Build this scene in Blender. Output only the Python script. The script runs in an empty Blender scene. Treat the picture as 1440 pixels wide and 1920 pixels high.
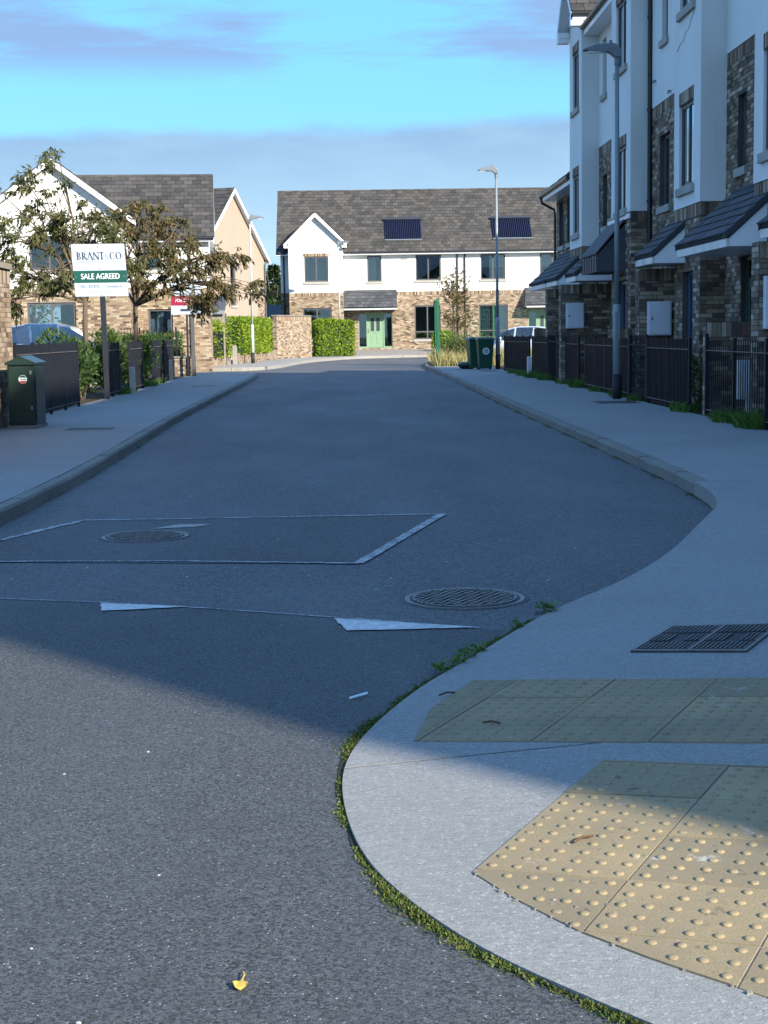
import bpy, bmesh, math, random
from mathutils import Vector, Matrix
from mathutils.geometry import tessellate_polygon
random.seed(11)
SC = bpy.context.scene
COL = SC.collection
R = math.radians

# ------------------------------------------------------------------ camera
YAW, PITCH, ROLL = R(1.31), R(6.65), R(0.9)
cd = bpy.data.cameras.new('camera')
cam = bpy.data.objects.new('camera', cd)
COL.objects.link(cam)
fw = Vector((math.sin(YAW)*math.cos(PITCH), math.cos(YAW)*math.cos(PITCH), -math.sin(PITCH)))
r0 = fw.cross(Vector((0, 0, 1))).normalized()
u0 = r0.cross(fw)
rt = r0*math.cos(ROLL) - u0*math.sin(ROLL)
up = u0*math.cos(ROLL) + r0*math.sin(ROLL)
cm = Matrix((rt, up, -fw)).transposed().to_4x4()
cm.translation = Vector((0, 0, 1.45))
cam.matrix_world = cm
cd.sensor_fit = 'VERTICAL'
cd.sensor_height = 36.0
cd.lens = 36.0*2884/1920
cd.clip_start = 0.05
cd.clip_end = 6000
SC.camera = cam

# ------------------------------------------------------------------ sky and sun
SUN_EL = R(27.0)
SUN_FROM = Vector((0.64, -0.76, 0)).normalized()      # horizontal direction towards the sun
sd = bpy.data.lights.new('sun', 'SUN')
sd.energy = 2.3
sd.angle = R(0.9)
sd.color = (1.0, 0.915, 0.77)
sun = bpy.data.objects.new('sun', sd)
COL.objects.link(sun)
tosun = Vector((SUN_FROM.x*math.cos(SUN_EL), SUN_FROM.y*math.cos(SUN_EL), math.sin(SUN_EL)))
sun.rotation_euler = tosun.to_track_quat('Z', 'Y').to_euler()
sun.location = (20, -20, 40)

world = bpy.data.worlds.new('World')
SC.world = world
world.use_nodes = True
wn, wl = world.node_tree.nodes, world.node_tree.links
wn.clear()
def WN(t, **kw):
    n = wn.new(t)
    for k, v in kw.items():
        setattr(n, k, v)
    return n
def wmath(op, a, b=None, c=None, clamp=False):
    n = WN('ShaderNodeMath', operation=op, use_clamp=clamp)
    for i, v in enumerate((a, b, c)):
        if v is None:
            continue
        if isinstance(v, (int, float)):
            n.inputs[i].default_value = v
        else:
            wl.new(v, n.inputs[i])
    return n.outputs[0]
def wrange(v, a, b, c=0.0, d=1.0):
    n = WN('ShaderNodeMapRange', interpolation_type='SMOOTHSTEP')
    wl.new(v, n.inputs[0])
    for i, k in enumerate((a, b, c, d)):
        n.inputs[i+1].default_value = k
    return n.outputs[0]
def wmix(f, a, b):
    n = WN('ShaderNodeMix', data_type='RGBA')
    if isinstance(f, (int, float)):
        n.inputs[0].default_value = f
    else:
        wl.new(f, n.inputs[0])
    for s, v in ((6, a), (7, b)):
        if isinstance(v, tuple):
            n.inputs[s].default_value = (*v, 1)
        else:
            wl.new(v, n.inputs[s])
    return n.outputs[2]
sky = WN('ShaderNodeTexSky', sky_type='NISHITA')
sky.sun_disc = False
sky.sun_elevation = SUN_EL
sky.sun_rotation = math.atan2(SUN_FROM.x, SUN_FROM.y)
sky.altitude = 20
sky.air_density = 1.0
sky.dust_density = 0.25
sky.ozone_density = 3.0
hs = WN('ShaderNodeHueSaturation')
hs.inputs['Saturation'].default_value = 1.2
hs.inputs['Value'].default_value = 0.15                # the sky strength
wl.new(sky.outputs[0], hs.inputs['Color'])
tc = WN('ShaderNodeTexCoord')
sp = WN('ShaderNodeSeparateXYZ')
wl.new(tc.outputs['Generated'], sp.inputs[0])
zz = wmath('MAXIMUM', sp.outputs[2], 0.0)
den = wmath('ADD', zz, 0.035)
cx = wmath('DIVIDE', sp.outputs[0], den)
cy = wmath('DIVIDE', sp.outputs[1], den)
cv = WN('ShaderNodeCombineXYZ')
wl.new(cx, cv.inputs[0]); wl.new(cy, cv.inputs[1])
def wnoise(vec, scale, detail=5, rough=0.55, offs=(0, 0, 0), sc=(1, 1, 1)):
    m = WN('ShaderNodeMapping')
    m.inputs['Location'].default_value = offs
    m.inputs['Scale'].default_value = sc
    wl.new(vec, m.inputs[0])
    n = WN('ShaderNodeTexNoise')
    n.inputs['Scale'].default_value = scale
    n.inputs['Detail'].default_value = detail
    n.inputs['Roughness'].default_value = rough
    wl.new(m.outputs[0], n.inputs['Vector'])
    return n.outputs[0]
# low bank of cloud: its upper rim lies near seven degrees and wanders
rim = wnoise(tc.outputs['Generated'], 5.0, 3, 0.5, (3.1, 0.4, 0), (1, 1, 1))
rim2 = wnoise(tc.outputs['Generated'], 26.0, 4, 0.6, (0, 0.7, 0), (1, 1, 3.0))
h = wmath('ADD', sp.outputs[2], wmath('MULTIPLY', wmath('SUBTRACT', rim, 0.5), -0.012))
h = wmath('ADD', h, wmath('MULTIPLY', sp.outputs[0], -0.030))
h = wmath('ADD', h, wmath('MULTIPLY', wmath('SUBTRACT', rim2, 0.5), 0.012))
bank = wrange(h, 0.1355, 0.124, 0.0, 0.96)
# thin lilac streaks higher up
st1 = wnoise(cv.outputs[0], 0.55, 6, 0.55, (1.35, 0.3, 0), (1, 1.0, 1))
st2 = wnoise(cv.outputs[0], 2.2, 5, 0.6, (0.2, 5.3, 0), (1, 1.6, 1))
st = wmath('ADD', wmath('MULTIPLY', st1, 0.72), wmath('MULTIPLY', st2, 0.28))
streak = wmath('MULTIPLY', wrange(st, 0.435, 0.545, 0.0, 0.9), wrange(sp.outputs[2], 0.150, 0.178))
fine = wnoise(tc.outputs['Generated'], 14.0, 4, 0.55, (0, 0, 2.0), (1, 1, 4))
bankcol = wmix(wrange(sp.outputs[2], 0.135, 0.03), (0.072, 0.116, 0.174), (0.132, 0.194, 0.238))
bankcol = wmix(wmath('MULTIPLY', wrange(fine, 0.4, 0.65), 0.35), bankcol, (0.100, 0.154, 0.206))
low = wmix(wrange(sp.outputs[2], 0.36, 0.215, 0.0, 0.93), hs.outputs[0], (0.043, 0.135, 0.228))
c1 = wmix(streak, low, (0.068, 0.103, 0.172))
c2 = wmix(bank, c1, bankcol)
bg = WN('ShaderNodeBackground')
wl.new(c2, bg.inputs[0])
bg.inputs[1].default_value = 1.0
wo = WN('ShaderNodeOutputWorld')
wl.new(bg.outputs[0], wo.inputs[0])

SC.view_settings.view_transform = 'Standard'
SC.view_settings.look = 'None'
SC.view_settings.exposure = 2.25
SC.view_settings.gamma = 1.0
SC.view_settings.use_curve_mapping = False
SC.render.engine = 'CYCLES'
SC.cycles.max_bounces = 6
SC.cycles.transparent_max_bounces = 12

# ------------------------------------------------------------------ materials
MATS = {}
class NT:
    def __init__(s, name):
        s.m = bpy.data.materials.new(name)
        s.m.use_nodes = True
        s.n, s.l = s.m.node_tree.nodes, s.m.node_tree.links
        s.b = s.n['Principled BSDF']
        s.g = s.n.new('ShaderNodeNewGeometry')
    def set(s, inp, v):
        if isinstance(v, tuple):
            inp.default_value = (*v, 1) if len(v) == 3 and inp.type == 'RGBA' else v
        elif isinstance(v, (int, float)):
            inp.default_value = v
        else:
            s.l.new(v, inp)
    def math(s, op, a, b=None, c=None):
        n = s.n.new('ShaderNodeMath'); n.operation = op
        for i, v in enumerate((a, b, c)):
            if v is not None:
                s.set(n.inputs[i], v)
        return n.outputs[0]
    def noise(s, scale, detail=4, rough=0.55, sc=(1, 1, 1), offs=(0, 0, 0), vec=None):
        mp = s.n.new('ShaderNodeMapping')
        mp.inputs['Scale'].default_value = sc
        mp.inputs['Location'].default_value = offs
        s.l.new(vec or s.g.outputs['Position'], mp.inputs[0])
        n = s.n.new('ShaderNodeTexNoise')
        n.inputs['Scale'].default_value = scale
        n.inputs['Detail'].default_value = detail
        n.inputs['Roughness'].default_value = rough
        s.l.new(mp.outputs[0], n.inputs['Vector'])
        return n.outputs[0]
    def voro(s, scale, feature='F1', out='Distance', vec=None, rnd=1.0):
        n = s.n.new('ShaderNodeTexVoronoi')
        n.feature = feature
        n.inputs['Scale'].default_value = scale
        n.inputs['Randomness'].default_value = rnd
        s.l.new(vec or s.g.outputs['Position'], n.inputs['Vector'])
        return n.outputs[out]
    def rng(s, v, a, b, c=0.0, d=1.0):
        n = s.n.new('ShaderNodeMapRange')
        s.set(n.inputs[0], v)
        for i, k in enumerate((a, b, c, d)):
            n.inputs[i+1].default_value = k
        return n.outputs[0]
    def mix(s, f, a, b, mode='MIX'):
        n = s.n.new('ShaderNodeMix'); n.data_type = 'RGBA'; n.blend_type = mode
        s.set(n.inputs[0], f); s.set(n.inputs[6], a); s.set(n.inputs[7], b)
        return n.outputs[2]
    def ramp(s, v, stops, interp='LINEAR'):
        n = s.n.new('ShaderNodeValToRGB')
        n.color_ramp.interpolation = interp
        e = n.color_ramp.elements
        while len(e) < len(stops):
            e.new(0.5)
        for k, (p, c) in zip(e, stops):
            k.position = p; k.color = (*c, 1)
        s.l.new(v, n.inputs[0])
        return n.outputs[0]
    def rnd(s):
        oi = s.n.new('ShaderNodeObjectInfo')
        return s.math('FRACT', s.math('ADD', s.g.outputs['Random Per Island'], oi.outputs['Random']))
    def bump(s, h, strength=0.3, dist=0.01):
        n = s.n.new('ShaderNodeBump')
        n.inputs['Strength'].default_value = strength
        n.inputs['Distance'].default_value = dist
        s.l.new(h, n.inputs['Height'])
        s.l.new(n.outputs[0], s.b.inputs['Normal'])
    def fin(s, col, rough=0.7, spec=0.3, metal=0.0):
        s.set(s.b.inputs['Base Color'], col)
        s.set(s.b.inputs['Roughness'], rough)
        s.b.inputs['Specular IOR Level'].default_value = spec
        s.b.inputs['Metallic'].default_value = metal
        MATS[s.m.name] = s.m
        return s.m

def plain(name, col, rough=0.6, spec=0.35, metal=0.0, var=0.18, scale=3.0, bump=0.0, bscale=80, dirt=None):
    t = NT(name)
    n1 = t.noise(scale, 5, 0.6)
    n2 = t.noise(scale*9, 3, 0.6)
    f = t.math('ADD', t.math('MULTIPLY', n1, 0.65), t.math('MULTIPLY', n2, 0.35))
    f = t.rng(f, 0.3, 0.7)
    lo = tuple(c*(1-var) for c in col)
    hi = tuple(min(1, c*(1+var)) for c in col)
    c = t.mix(f, lo, hi)
    if dirt:
        c = t.mix(t.math('MULTIPLY', t.rng(t.noise(1.1, 6, 0.65, (1, 1, 0.35)), 0.52, 0.75), dirt[1]), c, dirt[0])
    if bump:
        t.bump(t.noise(bscale, 3, 0.6), bump, 0.004)
    r = t.rng(n2, 0.3, 0.7, max(0.05, rough-0.08), min(1, rough+0.08))
    return t.fin(c, r, spec, metal)

def asphalt(name, base, speck, scale, worn, stone=(0.26, 0.26, 0.25)):
    t = NT(name)
    cell = t.voro(scale, out='Color')
    sx = t.n.new('ShaderNodeSeparateXYZ'); t.l.new(cell, sx.inputs[0])
    dist = t.voro(scale)
    big = t.noise(0.45, 5, 0.6, (1.6, 0.5, 1))
    mid = t.noise(3.0, 4, 0.6)
    fine = t.noise(scale*1.7, 3, 0.7)
    c = t.mix(t.rng(sx.outputs[0], 0, 1), tuple(v*0.36 for v in base), tuple(v*1.80 for v in base))
    c = t.mix(t.rng(fine, 0.3, 0.7), t.mix(1.0, c, (0.62, 0.62, 0.62), 'MULTIPLY'), c)
    spk = t.math('MULTIPLY', t.math('GREATER_THAN', sx.outputs[1], 1-speck), t.math('LESS_THAN', dist, 0.42/1.0))
    c = t.mix(t.math('MULTIPLY', spk, t.rng(sx.outputs[2], 0, 1, 0.25, 1.0)), c, stone)
    c = t.mix(t.math('MULTIPLY', t.rng(big, 0.42, 0.68), worn), c, (0.115, 0.115, 0.118))
    c = t.mix(t.math('MULTIPLY', t.rng(mid, 0.45, 0.75), 0.35), c, tuple(v*0.7 for v in base))
    hgt = t.math('ADD', t.math('MULTIPLY', t.rng(dist, 0, 0.6, 1, 0), 0.8), t.math('MULTIPLY', fine, 0.5))
    t.bump(hgt, 0.38, 0.005)
    return t.fin(c, t.rng(big, 0.3, 0.7, 0.82, 0.68), 0.28)

asphalt('asphalt', (0.098, 0.099, 0.101), 0.012, 95, 0.34)
asphalt('asphalt_coarse', (0.069, 0.073, 0.073), 0.030, 150, 0.16, (0.34, 0.34, 0.33))
asphalt('asphalt_patch', (0.074, 0.075, 0.077), 0.014, 105, 0.12)

def concrete(name, base, var=0.25, stain=0.3):
    t = NT(name)
    big = t.noise(0.7, 5, 0.6)
    brush = t.noise(42, 5, 0.75, (0.6, 2.0, 1))
    fine = t.noise(190, 3, 0.7)
    cell = t.voro(140, out='Color')
    sx = t.n.new('ShaderNodeSeparateXYZ'); t.l.new(cell, sx.inputs[0])
    f = t.math('ADD', t.math('MULTIPLY', brush, 0.45), t.math('MULTIPLY', fine, 0.55))
    c = t.mix(t.rng(f, 0.32, 0.68), tuple(v*(1-var) for v in base), tuple(v*(1+var) for v in base))
    c = t.mix(t.math('MULTIPLY', t.rng(big, 0.42, 0.7), stain), c, tuple(v*0.62 for v in base))
    c = t.mix(t.math('MULTIPLY', t.math('GREATER_THAN', sx.outputs[0], 0.93), 0.5), c, tuple(min(1, v*1.7) for v in base))
    c = t.mix(t.math('MULTIPLY', t.math('LESS_THAN', sx.outputs[1], 0.05), 0.35), c, tuple(v*0.5 for v in base))
    c = t.mix(t.math('MULTIPLY', t.rng(t.noise(5.5, 5, 0.7), 0.60, 0.74), 0.35), c, tuple(v*0.5 for v in base))
    t.bump(t.math('ADD', t.math('MULTIPLY', brush, 0.6), fine), 0.5, 0.004)
    return t.fin(c, 0.85, 0.25)
concrete('concrete', (0.232, 0.234, 0.220), 0.42)
concrete('concrete_kerb', (0.185, 0.180, 0.158), 0.35, 0.6)
concrete('concrete_pale', (0.27, 0.258, 0.235), 0.15, 0.3)
concrete('sill_stone', (0.34, 0.33, 0.30), 0.14, 0.35)

def brickmat(name, stops, dirt=0.3):
    t = NT(name)
    c = t.ramp(t.rnd(), stops, 'CONSTANT')
    n = t.noise(38, 4, 0.65)
    n2 = t.noise(1.3, 4, 0.6)
    c = t.mix(t.rng(n, 0.35, 0.7), t.mix(1.0, c, (0.62, 0.60, 0.58), 'MULTIPLY'), c)
    c = t.mix(t.math('MULTIPLY', t.rng(n2, 0.45, 0.7), dirt), c, (0.10, 0.085, 0.07))
    t.bump(n, 0.4, 0.004)
    return t.fin(c, 0.88, 0.2)
brickmat('brick_buff', [(0, (0.34, 0.26, 0.17)), (0.22, (0.41, 0.325, 0.22)), (0.42, (0.28, 0.19, 0.13)), (0.55, (0.50, 0.415, 0.31)),
                        (0.74, (0.20, 0.14, 0.10)), (0.80, (0.36, 0.25, 0.185)), (0.91, (0.12, 0.09, 0.07))])
brickmat('brick_brown', [(0, (0.23, 0.175, 0.125)), (0.25, (0.32, 0.25, 0.18)), (0.42, (0.15, 0.115, 0.09)), (0.56, (0.43, 0.345, 0.25)),
                         (0.70, (0.10, 0.08, 0.066)), (0.82, (0.56, 0.47, 0.36)), (0.90, (0.22, 0.15, 0.11))], 0.2)
plain('mortar', (0.23, 0.205, 0.175), 0.95, 0.1, bump=0.3)
plain('mortar_dark', (0.075, 0.072, 0.068), 0.95, 0.1, bump=0.3)

def tilemat(name, stops, moss):
    t = NT(name)
    c = t.ramp(t.rnd(), stops, 'LINEAR')
    n = t.noise(2.2, 6, 0.65, (1, 1, 1))
    n2 = t.noise(14, 4, 0.7)
    c = t.mix(t.math('MULTIPLY', t.rng(n, 0.45, 0.68), moss), c, (0.085, 0.078, 0.058))
    c = t.mix(t.math('MULTIPLY', t.rng(n2, 0.58, 0.72), 0.35), c, (0.20, 0.195, 0.18))
    t.bump(n2, 0.3, 0.004)
    return t.fin(c, 0.8, 0.25)
tilemat('roof_tile', [(0, (0.036, 0.034, 0.033)), (0.5, (0.054, 0.050, 0.047)), (1, (0.082, 0.075, 0.068))], 0.5)
tilemat('roof_slate', [(0, (0.040, 0.043, 0.050)), (0.6, (0.060, 0.064, 0.072)), (1, (0.082, 0.086, 0.094))], 0.08)

def render_mat(name, col, stain=(0.55, 0.52, 0.42), amt=0.35):
    t = NT(name)
    n = t.noise(0.9, 6, 0.65, (1, 1, 0.4))
    f = t.noise(120, 3, 0.7)
    c = t.mix(t.rng(f, 0.3, 0.7), tuple(v*0.94 for v in col), col)
    c = t.mix(t.math('MULTIPLY', t.rng(n, 0.48, 0.72), amt), c, stain)
    streak = t.noise(7.0, 5, 0.65, (1, 1, 0.06))
    c = t.mix(t.math('MULTIPLY', t.rng(streak, 0.56, 0.78), amt*0.5), c, tuple(v*0.72 for v in stain))
    t.bump(f, 0.25, 0.003)
    return t.fin(c, 0.9, 0.15)
render_mat('render_white', (0.70, 0.71, 0.69))
render_mat('render_beige', (0.345, 0.280, 0.220), (0.28, 0.235, 0.19), 0.5)
plain('paint_white', (0.78, 0.78, 0.77), 0.45, 0.4, var=0.05, dirt=((0.45, 0.43, 0.38), 0.35))
plain('pvc_white', (0.80, 0.81, 0.82), 0.35, 0.45, var=0.03, dirt=((0.5, 0.5, 0.48), 0.25))
plain('fascia_weathered', (0.66, 0.64, 0.60), 0.6, 0.3, var=0.08, scale=5, dirt=((0.28, 0.25, 0.22), 0.8))
plain('cabinet_white', (0.62, 0.66, 0.70), 0.45, 0.4, var=0.06, dirt=((0.40, 0.42, 0.44), 0.5))
plain('frame_grey', (0.085, 0.085, 0.088), 0.45, 0.4, var=0.1)
plain('frame_dark', (0.035, 0.042, 0.052), 0.45, 0.4, var=0.1)
plain('fence_black', (0.009, 0.011, 0.017), 0.55, 0.25, var=0.3)
plain('iron_rib', (0.075, 0.070, 0.068), 0.6, 0.4, 0.3, var=0.4, scale=9)
plain('rail_worn', (0.12, 0.11, 0.105), 0.55, 0.4, var=0.3)
plain('pipe_black', (0.018, 0.018, 0.020), 0.4, 0.45, var=0.2)
plain('galvanised', (0.23, 0.26, 0.28), 0.55, 0.4, 0.35, var=0.14, scale=4, dirt=((0.11, 0.12, 0.12), 0.5))
plain('galvanised_pale', (0.42, 0.46, 0.45), 0.55, 0.4, 0.2, var=0.1, scale=4)
plain('lamp_head', (0.16, 0.18, 0.20), 0.5, 0.4, 0.2)
plain('door_green', (0.185, 0.30, 0.19), 0.4, 0.4, var=0.06)
plain('door_dark_green', (0.045, 0.085, 0.065), 0.4, 0.4, var=0.1)
plain('door_blue', (0.05, 0.09, 0.16), 0.4, 0.4, var=0.1)
plain('metal_clad', (0.060, 0.066, 0.080), 0.6, 0.3, 0.0, var=0.15)
plain('cabinet_green', (0.008, 0.024, 0.019), 0.4, 0.45, var=0.2, dirt=((0.05, 0.06, 0.05), 0.3))
plain('bin_green', (0.008, 0.060, 0.033), 0.42, 0.45, var=0.12)
plain('bin_black', (0.015, 0.016, 0.018), 0.42, 0.45, var=0.12)
plain('mesh_green', (0.012, 0.10, 0.055), 0.45, 0.4, var=0.12)
plain('sign_white', (0.42, 0.48, 0.56), 0.4, 0.45, var=0.03)
plain('sign_green', (0.010, 0.075, 0.055), 0.4, 0.45, var=0.05)
plain('sign_maroon', (0.26, 0.012, 0.045), 0.4, 0.45, var=0.05)
plain('print_navy', (0.045, 0.065, 0.10), 0.6, 0.3, var=0.05)
plain('print_grey', (0.32, 0.36, 0.40), 0.6, 0.3, var=0.05)
plain('print_white', (0.80, 0.82, 0.82), 0.5, 0.3, var=0.03)
plain('print_red', (0.48, 0.03, 0.03), 0.5, 0.3, var=0.03)
plain('post_dark', (0.016, 0.018, 0.024), 0.5, 0.4, var=0.2)
plain('iron', (0.16, 0.145, 0.135), 0.5, 0.5, 0.5, var=0.4, scale=9, dirt=((0.15, 0.085, 0.055), 0.6))
plain('iron_dark', (0.026, 0.026, 0.028), 0.65, 0.4, 0.3, var=0.3, scale=9)
plain('road_paint', (0.50, 0.50, 0.48), 0.75, 0.25, var=0.38, scale=22, bump=0.6, bscale=140, dirt=((0.20, 0.20, 0.20), 0.8))
def worn_paint():
    t = NT('paint_worn')
    f = t.math('ADD', t.math('MULTIPLY', t.noise(70, 4, 0.75), 0.7), t.math('MULTIPLY', t.noise(5, 3, 0.6), 0.3))
    c = t.mix(t.rng(f, 0.42, 0.54), (0.055, 0.055, 0.056), (0.42, 0.43, 0.43))
    return t.fin(c, 0.8, 0.25)
worn_paint()
def tactile(name, var):
    t = NT(name)
    big = t.noise(1.7, 5, 0.6)
    fine = t.noise(150, 3, 0.7)
    tile = t.rnd() if var else t.math('ADD', 0.45, 0.0)
    c = t.mix(t.rng(fine, 0.3, 0.7), (0.255, 0.192, 0.100), (0.405, 0.318, 0.175))
    c = t.mix(t.math('MULTIPLY', t.rng(tile, 0, 1), 0.78), c, (0.185, 0.155, 0.105))
    c = t.mix(t.math('MULTIPLY', t.rng(big, 0.40, 0.66), 0.62), c, (0.165, 0.140, 0.098))
    wear = t.noise(8, 6, 0.75)
    c = t.mix(t.math('MULTIPLY', t.rng(wear, 0.63, 0.70), 0.75), c, (0.46, 0.44, 0.38))
    c = t.mix(t.math('MULTIPLY', t.rng(t.noise(12, 6, 0.7, offs=(4, 2, 0)), 0.62, 0.70), 0.8), c, (0.085, 0.078, 0.062))
    t.bump(fine, 0.45, 0.003)
    return t.fin(c, 0.85, 0.2)
tactile('tactile_buff', True)
tactile('tactile_dome', False)
plain('slab_joint', (0.035, 0.034, 0.030), 0.95, 0.1)
plain('gutter_soil', (0.030, 0.032, 0.018), 0.95, 0.1, var=0.4, scale=20)
plain('soil', (0.060, 0.048, 0.034), 0.95, 0.1, var=0.4, scale=6, bump=0.6, bscale=40)
plain('gravel_pale', (0.33, 0.31, 0.27), 0.95, 0.1, var=0.4, scale=20, bump=0.6, bscale=40)
plain('ground_green', (0.060, 0.085, 0.030), 0.95, 0.1, var=0.4, scale=2, bump=0.4, bscale=20)
plain('paving_drive', (0.24, 0.22, 0.20), 0.9, 0.15, var=0.2, scale=6, bump=0.3, bscale=60)
plain('timber', (0.24, 0.21, 0.17), 0.8, 0.2, var=0.25, scale=6)
plain('marker_concrete', (0.52, 0.46, 0.35), 0.85, 0.2, var=0.15, scale=8)
plain('bark', (0.110, 0.085, 0.062), 0.9, 0.15, var=0.4, scale=20, bump=0.6, bscale=50)
plain('tyre', (0.012, 0.012, 0.012), 0.8, 0.2)
plain('alloy', (0.45, 0.46, 0.47), 0.35, 0.5, 0.8, var=0.05)
plain('curtain', (0.70, 0.68, 0.63), 0.9, 0.1, var=0.08, scale=12)
plain('room_wall', (0.30, 0.27, 0.23), 0.9, 0.1)
plain('headlight', (0.75, 0.78, 0.80), 0.15, 0.6)
plain('leaf_yellow', (0.62, 0.40, 0.06), 0.6, 0.3, var=0.15, scale=40)
plain('litter_pale', (0.62, 0.70, 0.74), 0.6, 0.3)
plain('twig_brown', (0.10, 0.06, 0.035), 0.9, 0.1)
plain('stone_pale', (0.36, 0.355, 0.34), 0.9, 0.15, var=0.2, scale=30)

def paintmat(name, col):
    t = NT(name)
    t.b.inputs['Coat Weight'].default_value = 0.8
    t.b.inputs['Coat Roughness'].default_value = 0.06
    return t.fin(col, 0.4, 0.5, 0.5)
paintmat('car_silver', (0.36, 0.39, 0.43))
paintmat('car_white', (0.72, 0.74, 0.75))

def leafmat(name, stops, trans=0.35):
    t = NT(name)
    c = t.ramp(t.g.outputs['Random Per Island'], stops)
    t.fin(c, 0.5, 0.3)
    tr = t.n.new('ShaderNodeBsdfTranslucent')
    t.l.new(t.mix(1.0, c, (1.25, 1.2, 0.7), 'MULTIPLY'), tr.inputs[0])
    ms = t.n.new('ShaderNodeMixShader')
    ms.inputs[0].default_value = trans
    t.l.new(t.b.outputs[0], ms.inputs[1]); t.l.new(tr.outputs[0], ms.inputs[2])
    t.l.new(ms.outputs[0], t.n['Material Output'].inputs[0])
leafmat('leaf_autumn', [(0, (0.070, 0.078, 0.026)), (0.35, (0.115, 0.110, 0.038)), (0.6, (0.150, 0.110, 0.045)), (0.85, (0.19, 0.125, 0.055)), (1, (0.08, 0.095, 0.03))])
leafmat('leaf_green', [(0, (0.060, 0.080, 0.025)), (0.5, (0.105, 0.115, 0.040)), (0.8, (0.15, 0.13, 0.052)), (1, (0.075, 0.10, 0.03))])
leafmat('leaf_laurel', [(0, (0.085, 0.16, 0.010)), (0.5, (0.17, 0.26, 0.015)), (1, (0.31, 0.38, 0.03))])
leafmat('leaf_shrub', [(0, (0.020, 0.048, 0.014)), (0.5, (0.040, 0.085, 0.022)), (1, (0.085, 0.13, 0.035))])
leafmat('leaf_bush', [(0, (0.035, 0.070, 0.016)), (0.5, (0.070, 0.12, 0.025)), (1, (0.13, 0.17, 0.045))])
leafmat('leaf_conifer', [(0, (0.018, 0.035, 0.014)), (1, (0.045, 0.070, 0.025))], 0.2)
leafmat('grass_dry', [(0, (0.30, 0.26, 0.12)), (0.5, (0.42, 0.36, 0.18)), (1, (0.20, 0.23, 0.08))])
leafmat('grass_green', [(0, (0.045, 0.10, 0.018)), (0.6, (0.09, 0.18, 0.030)), (1, (0.16, 0.22, 0.05))])
leafmat('moss', [(0, (0.030, 0.045, 0.012)), (0.4, (0.060, 0.095, 0.016)), (0.75, (0.12, 0.16, 0.030)), (1, (0.09, 0.07, 0.035))], 0.2)

def glassmat(name, tint, see=0.5):
    t = NT(name)
    MATS[name] = t.m
    tr = t.n.new('ShaderNodeBsdfTransparent'); tr.inputs[0].default_value = (*tint, 1)
    gl = t.n.new('ShaderNodeBsdfGlossy'); gl.inputs['Roughness'].default_value = 0.015
    gl.inputs[0].default_value = (0.9, 0.95, 1, 1)
    lw = t.n.new('ShaderNodeFresnel'); lw.inputs[0].default_value = 1.52
    f = t.math('ADD', t.math('MULTIPLY', lw.outputs[0], 1.6), 0.04)
    f = t.math('MINIMUM', f, 1.0)
    bp = t.n.new('ShaderNodeBump'); bp.inputs['Strength'].default_value = 0.02
    t.l.new(t.noise(2.5, 2), bp.inputs['Height']); t.l.new(bp.outputs[0], gl.inputs['Normal'])
    ms = t.n.new('ShaderNodeMixShader')
    t.l.new(f, ms.inputs[0]); t.l.new(tr.outputs[0], ms.inputs[1]); t.l.new(gl.outputs[0], ms.inputs[2])
    t.l.new(ms.outputs[0], t.n['Material Output'].inputs[0])
glassmat('glass', (0.72, 0.78, 0.76))
glassmat('car_glass', (0.25, 0.28, 0.30))
def solarmat():
    t = NT('solar_tube')
    c = t.ramp(t.g.outputs['Random Per Island'], [(0, (0.008, 0.009, 0.018)), (0.6, (0.014, 0.012, 0.026)), (1, (0.045, 0.014, 0.026))])
    t.fin(c, 0.12, 0.6)
solarmat()

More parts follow.
